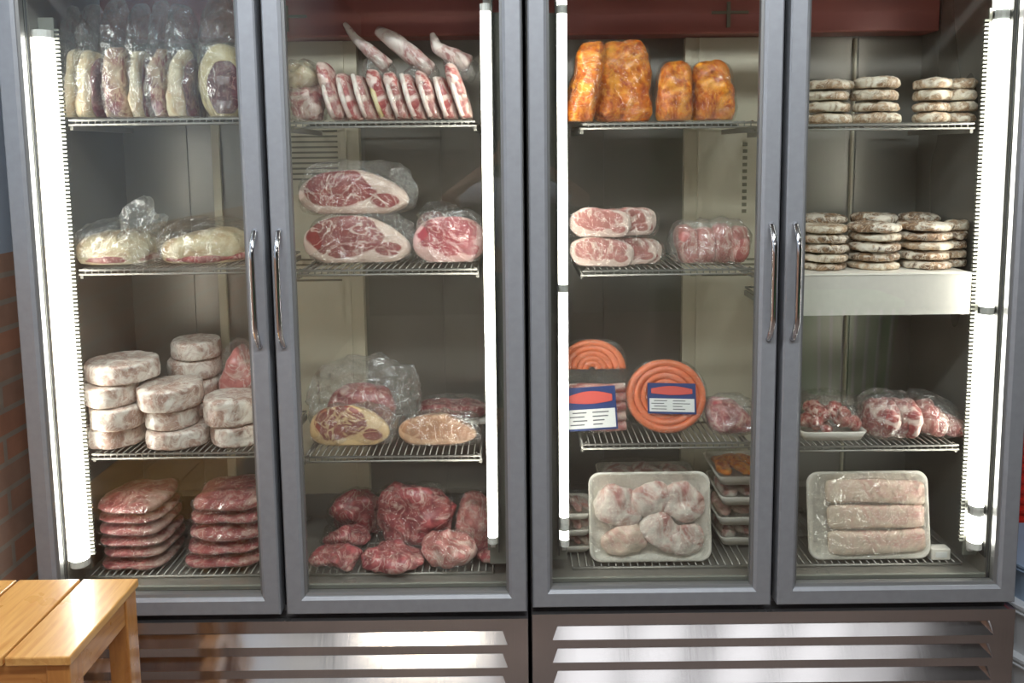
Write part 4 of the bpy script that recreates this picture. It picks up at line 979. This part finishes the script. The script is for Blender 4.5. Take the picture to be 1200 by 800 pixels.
# vertex: x,y,z,rx,(ry)
V = [(0,0,0.94,0.15,0.11),(0,0,1.12,0.135,0.10),(0,0.0,1.30,0.16,0.11),(0,0,1.40,0.11,0.08),(0,0.01,1.47,0.052),(0,0.02,1.53,0.052),(0,0.025,1.60,0.075,0.09),(0,0.02,1.68,0.078,0.098),(0,0.01,1.74,0.045,0.06)]
E_ = [(0,1),(1,2),(2,3),(3,4),(4,5),(5,6),(6,7),(7,8)]
for s in (-1, 1):
    b = len(V)
    V += [(s*0.17,0,1.375,0.06),(s*0.29,0.05,1.345,0.048),(s*0.40,0.14,1.325,0.040),(s*0.27,0.25,1.43,0.032),(s*0.135,0.345,1.535,0.024),(s*0.10,0.365,1.565,0.028,0.016)]
    E_ += [(3,b),(b,b+1),(b+1,b+2),(b+2,b+3),(b+3,b+4),(b+4,b+5)]
    f = len(V)
    for k in range(4):
        zz = 1.545+k*0.017; L = (0.030,0.034,0.033,0.027)[k]
        V += [(s*0.088,0.368,zz,0.0095),(s*(0.088-L*0.5),0.392,zz+0.002,0.0085),(s*(0.092-L),0.394,zz+0.003,0.0075)]
        E_ += [(b+5,f+3*k),(f+3*k,f+3*k+1),(f+3*k+1,f+3*k+2)]
    t = len(V); V += [(s*0.096,0.352,1.592,0.010),(s*0.075,0.345,1.606,0.009)]; E_ += [(b+5,t),(t,t+1)]
    g = len(V)
    V += [(s*0.09,0,0.86,0.085,0.095),(s*0.10,0.01,0.50,0.058),(s*0.11,-0.02,0.12,0.040),(s*0.115,0.02,0.05,0.04,0.035),(s*0.12,0.13,0.035,0.035,0.03)]
    E_ += [(0,g),(g,g+1),(g+1,g+2),(g+2,g+3),(g+3,g+4)]
skin('body', V, E_, M['skin'], pr)
V = [(0,0,0.95,0.16,0.12),(0,0,1.12,0.148,0.112),(0,0,1.30,0.172,0.122),(0,0,1.405,0.118,0.088),(0,0.008,1.445,0.06)]; E_ = [(0,1),(1,2),(2,3),(3,4)]
for s in (-1,1):
    b = len(V); V += [(s*0.17,0,1.378,0.068),(s*0.29,0.05,1.347,0.057),(s*0.355,0.10,1.335,0.052)]; E_ += [(3,b),(b,b+1),(b+1,b+2)]
skin('shirt', V, E_, M['shirt'], pr)
V = [(0,0,0.95,0.158,0.118)]; E_ = []
for s in (-1,1):
    g = len(V); V += [(s*0.09,0,0.86,0.094,0.104),(s*0.10,0.01,0.50,0.068),(s*0.11,-0.02,0.10,0.055)]; E_ += [(0,g),(g,g+1),(g+1,g+2)]
skin('trousers', V, E_, M['jean'], pr)
blob('hair', (0.19,0.22,0.17), M['hair'], pr, (0,-0.012,1.645), e1=2, e2=2, amp=0.008, freq=20, sub=4)
for s in (-1,1):
    blob('eye', (0.026,0.014,0.014), M['labelw'], pr, (s*0.032,0.110,1.64), sub=2, center=True)
    blob('ear', (0.016,0.035,0.06), M['skin'], pr, (s*0.088,0.02,1.635), sub=3, center=True)
blob('nose', (0.028,0.035,0.045), M['skin'], pr, (0,0.118,1.615), sub=3, center=True)
blob('mouth', (0.05,0.014,0.012), M['labelr'], pr, (0,0.108,1.575), sub=2, center=True)
ph_ = empty('phone', (0.02, -0.040, 1.572)); tag(ph_, 'black phone held upright by the person in the pale shirt', 'phone')
MB().box(-0.078,0.078,-0.004,0.004,-0.030,0.046).build('case', M['phone'], ph_, bevel=0.003)
MB().box(-0.074,0.074,-0.0048,-0.004,-0.026,0.042).build('screen', M['black'], ph_)

# ------------------------------------------------------------------ light
w = bpy.data.worlds.new('world'); bpy.context.scene.world = w; w.use_nodes = True
nt = w.node_tree; bg = nt.nodes['Background']
skyn = nt.nodes.new('ShaderNodeTexSky')
try:
    skyn.sky_type = 'NISHITA'; skyn.sun_disc = False; skyn.sun_elevation = 0.7; skyn.sun_rotation = 2.5
except Exception: pass
nt.links.new(skyn.outputs[0], bg.inputs[0]); bg.inputs[1].default_value = 0.12
def area(name, loc, size, power, col=(1,1,1), rot=(0,0,0)):
    l = bpy.data.lights.new(name, 'AREA'); l.shape = 'RECTANGLE'; l.size, l.size_y = size; l.energy = power; l.color = col
    o = bpy.data.objects.new(name, l); C.objects.link(o); o.location = loc; o.rotation_euler = rot; return o
for lx, lab in ((-0.75, 'added ceiling lamp, unseen, lighting the frame of the left fridge'), (0.85, 'added ceiling lamp, unseen, lighting the frame of the right fridge')):  # added lamps, out of view, put in to brighten the door frames
    area('added_frame_lamp', (lx, 0.62, 2.80), (1.25, 0.16), 34, (0.90,0.95,1.0), (0.25,0,0))
    fx = empty('added_lamp_fixture', (lx, 0.62, 2.83)); tag(fx, lab, 'lamp', 'added ceiling lamps')
    MB().box(-0.65,0.65,-0.10,0.10,0.0,0.07).build('housing', M['white'], fx, bevel=0.006)
area('room_lamp', (-0.7, -1.2, 2.80), (0.6, 0.3), 14, (1.0,0.86,0.66))

sc = bpy.context.scene
sc.view_settings.view_transform = 'Standard'; sc.view_settings.look = 'None'; sc.view_settings.gamma = 1.0
sc.view_settings.exposure = 0.0; sc.view_settings.use_curve_mapping = False
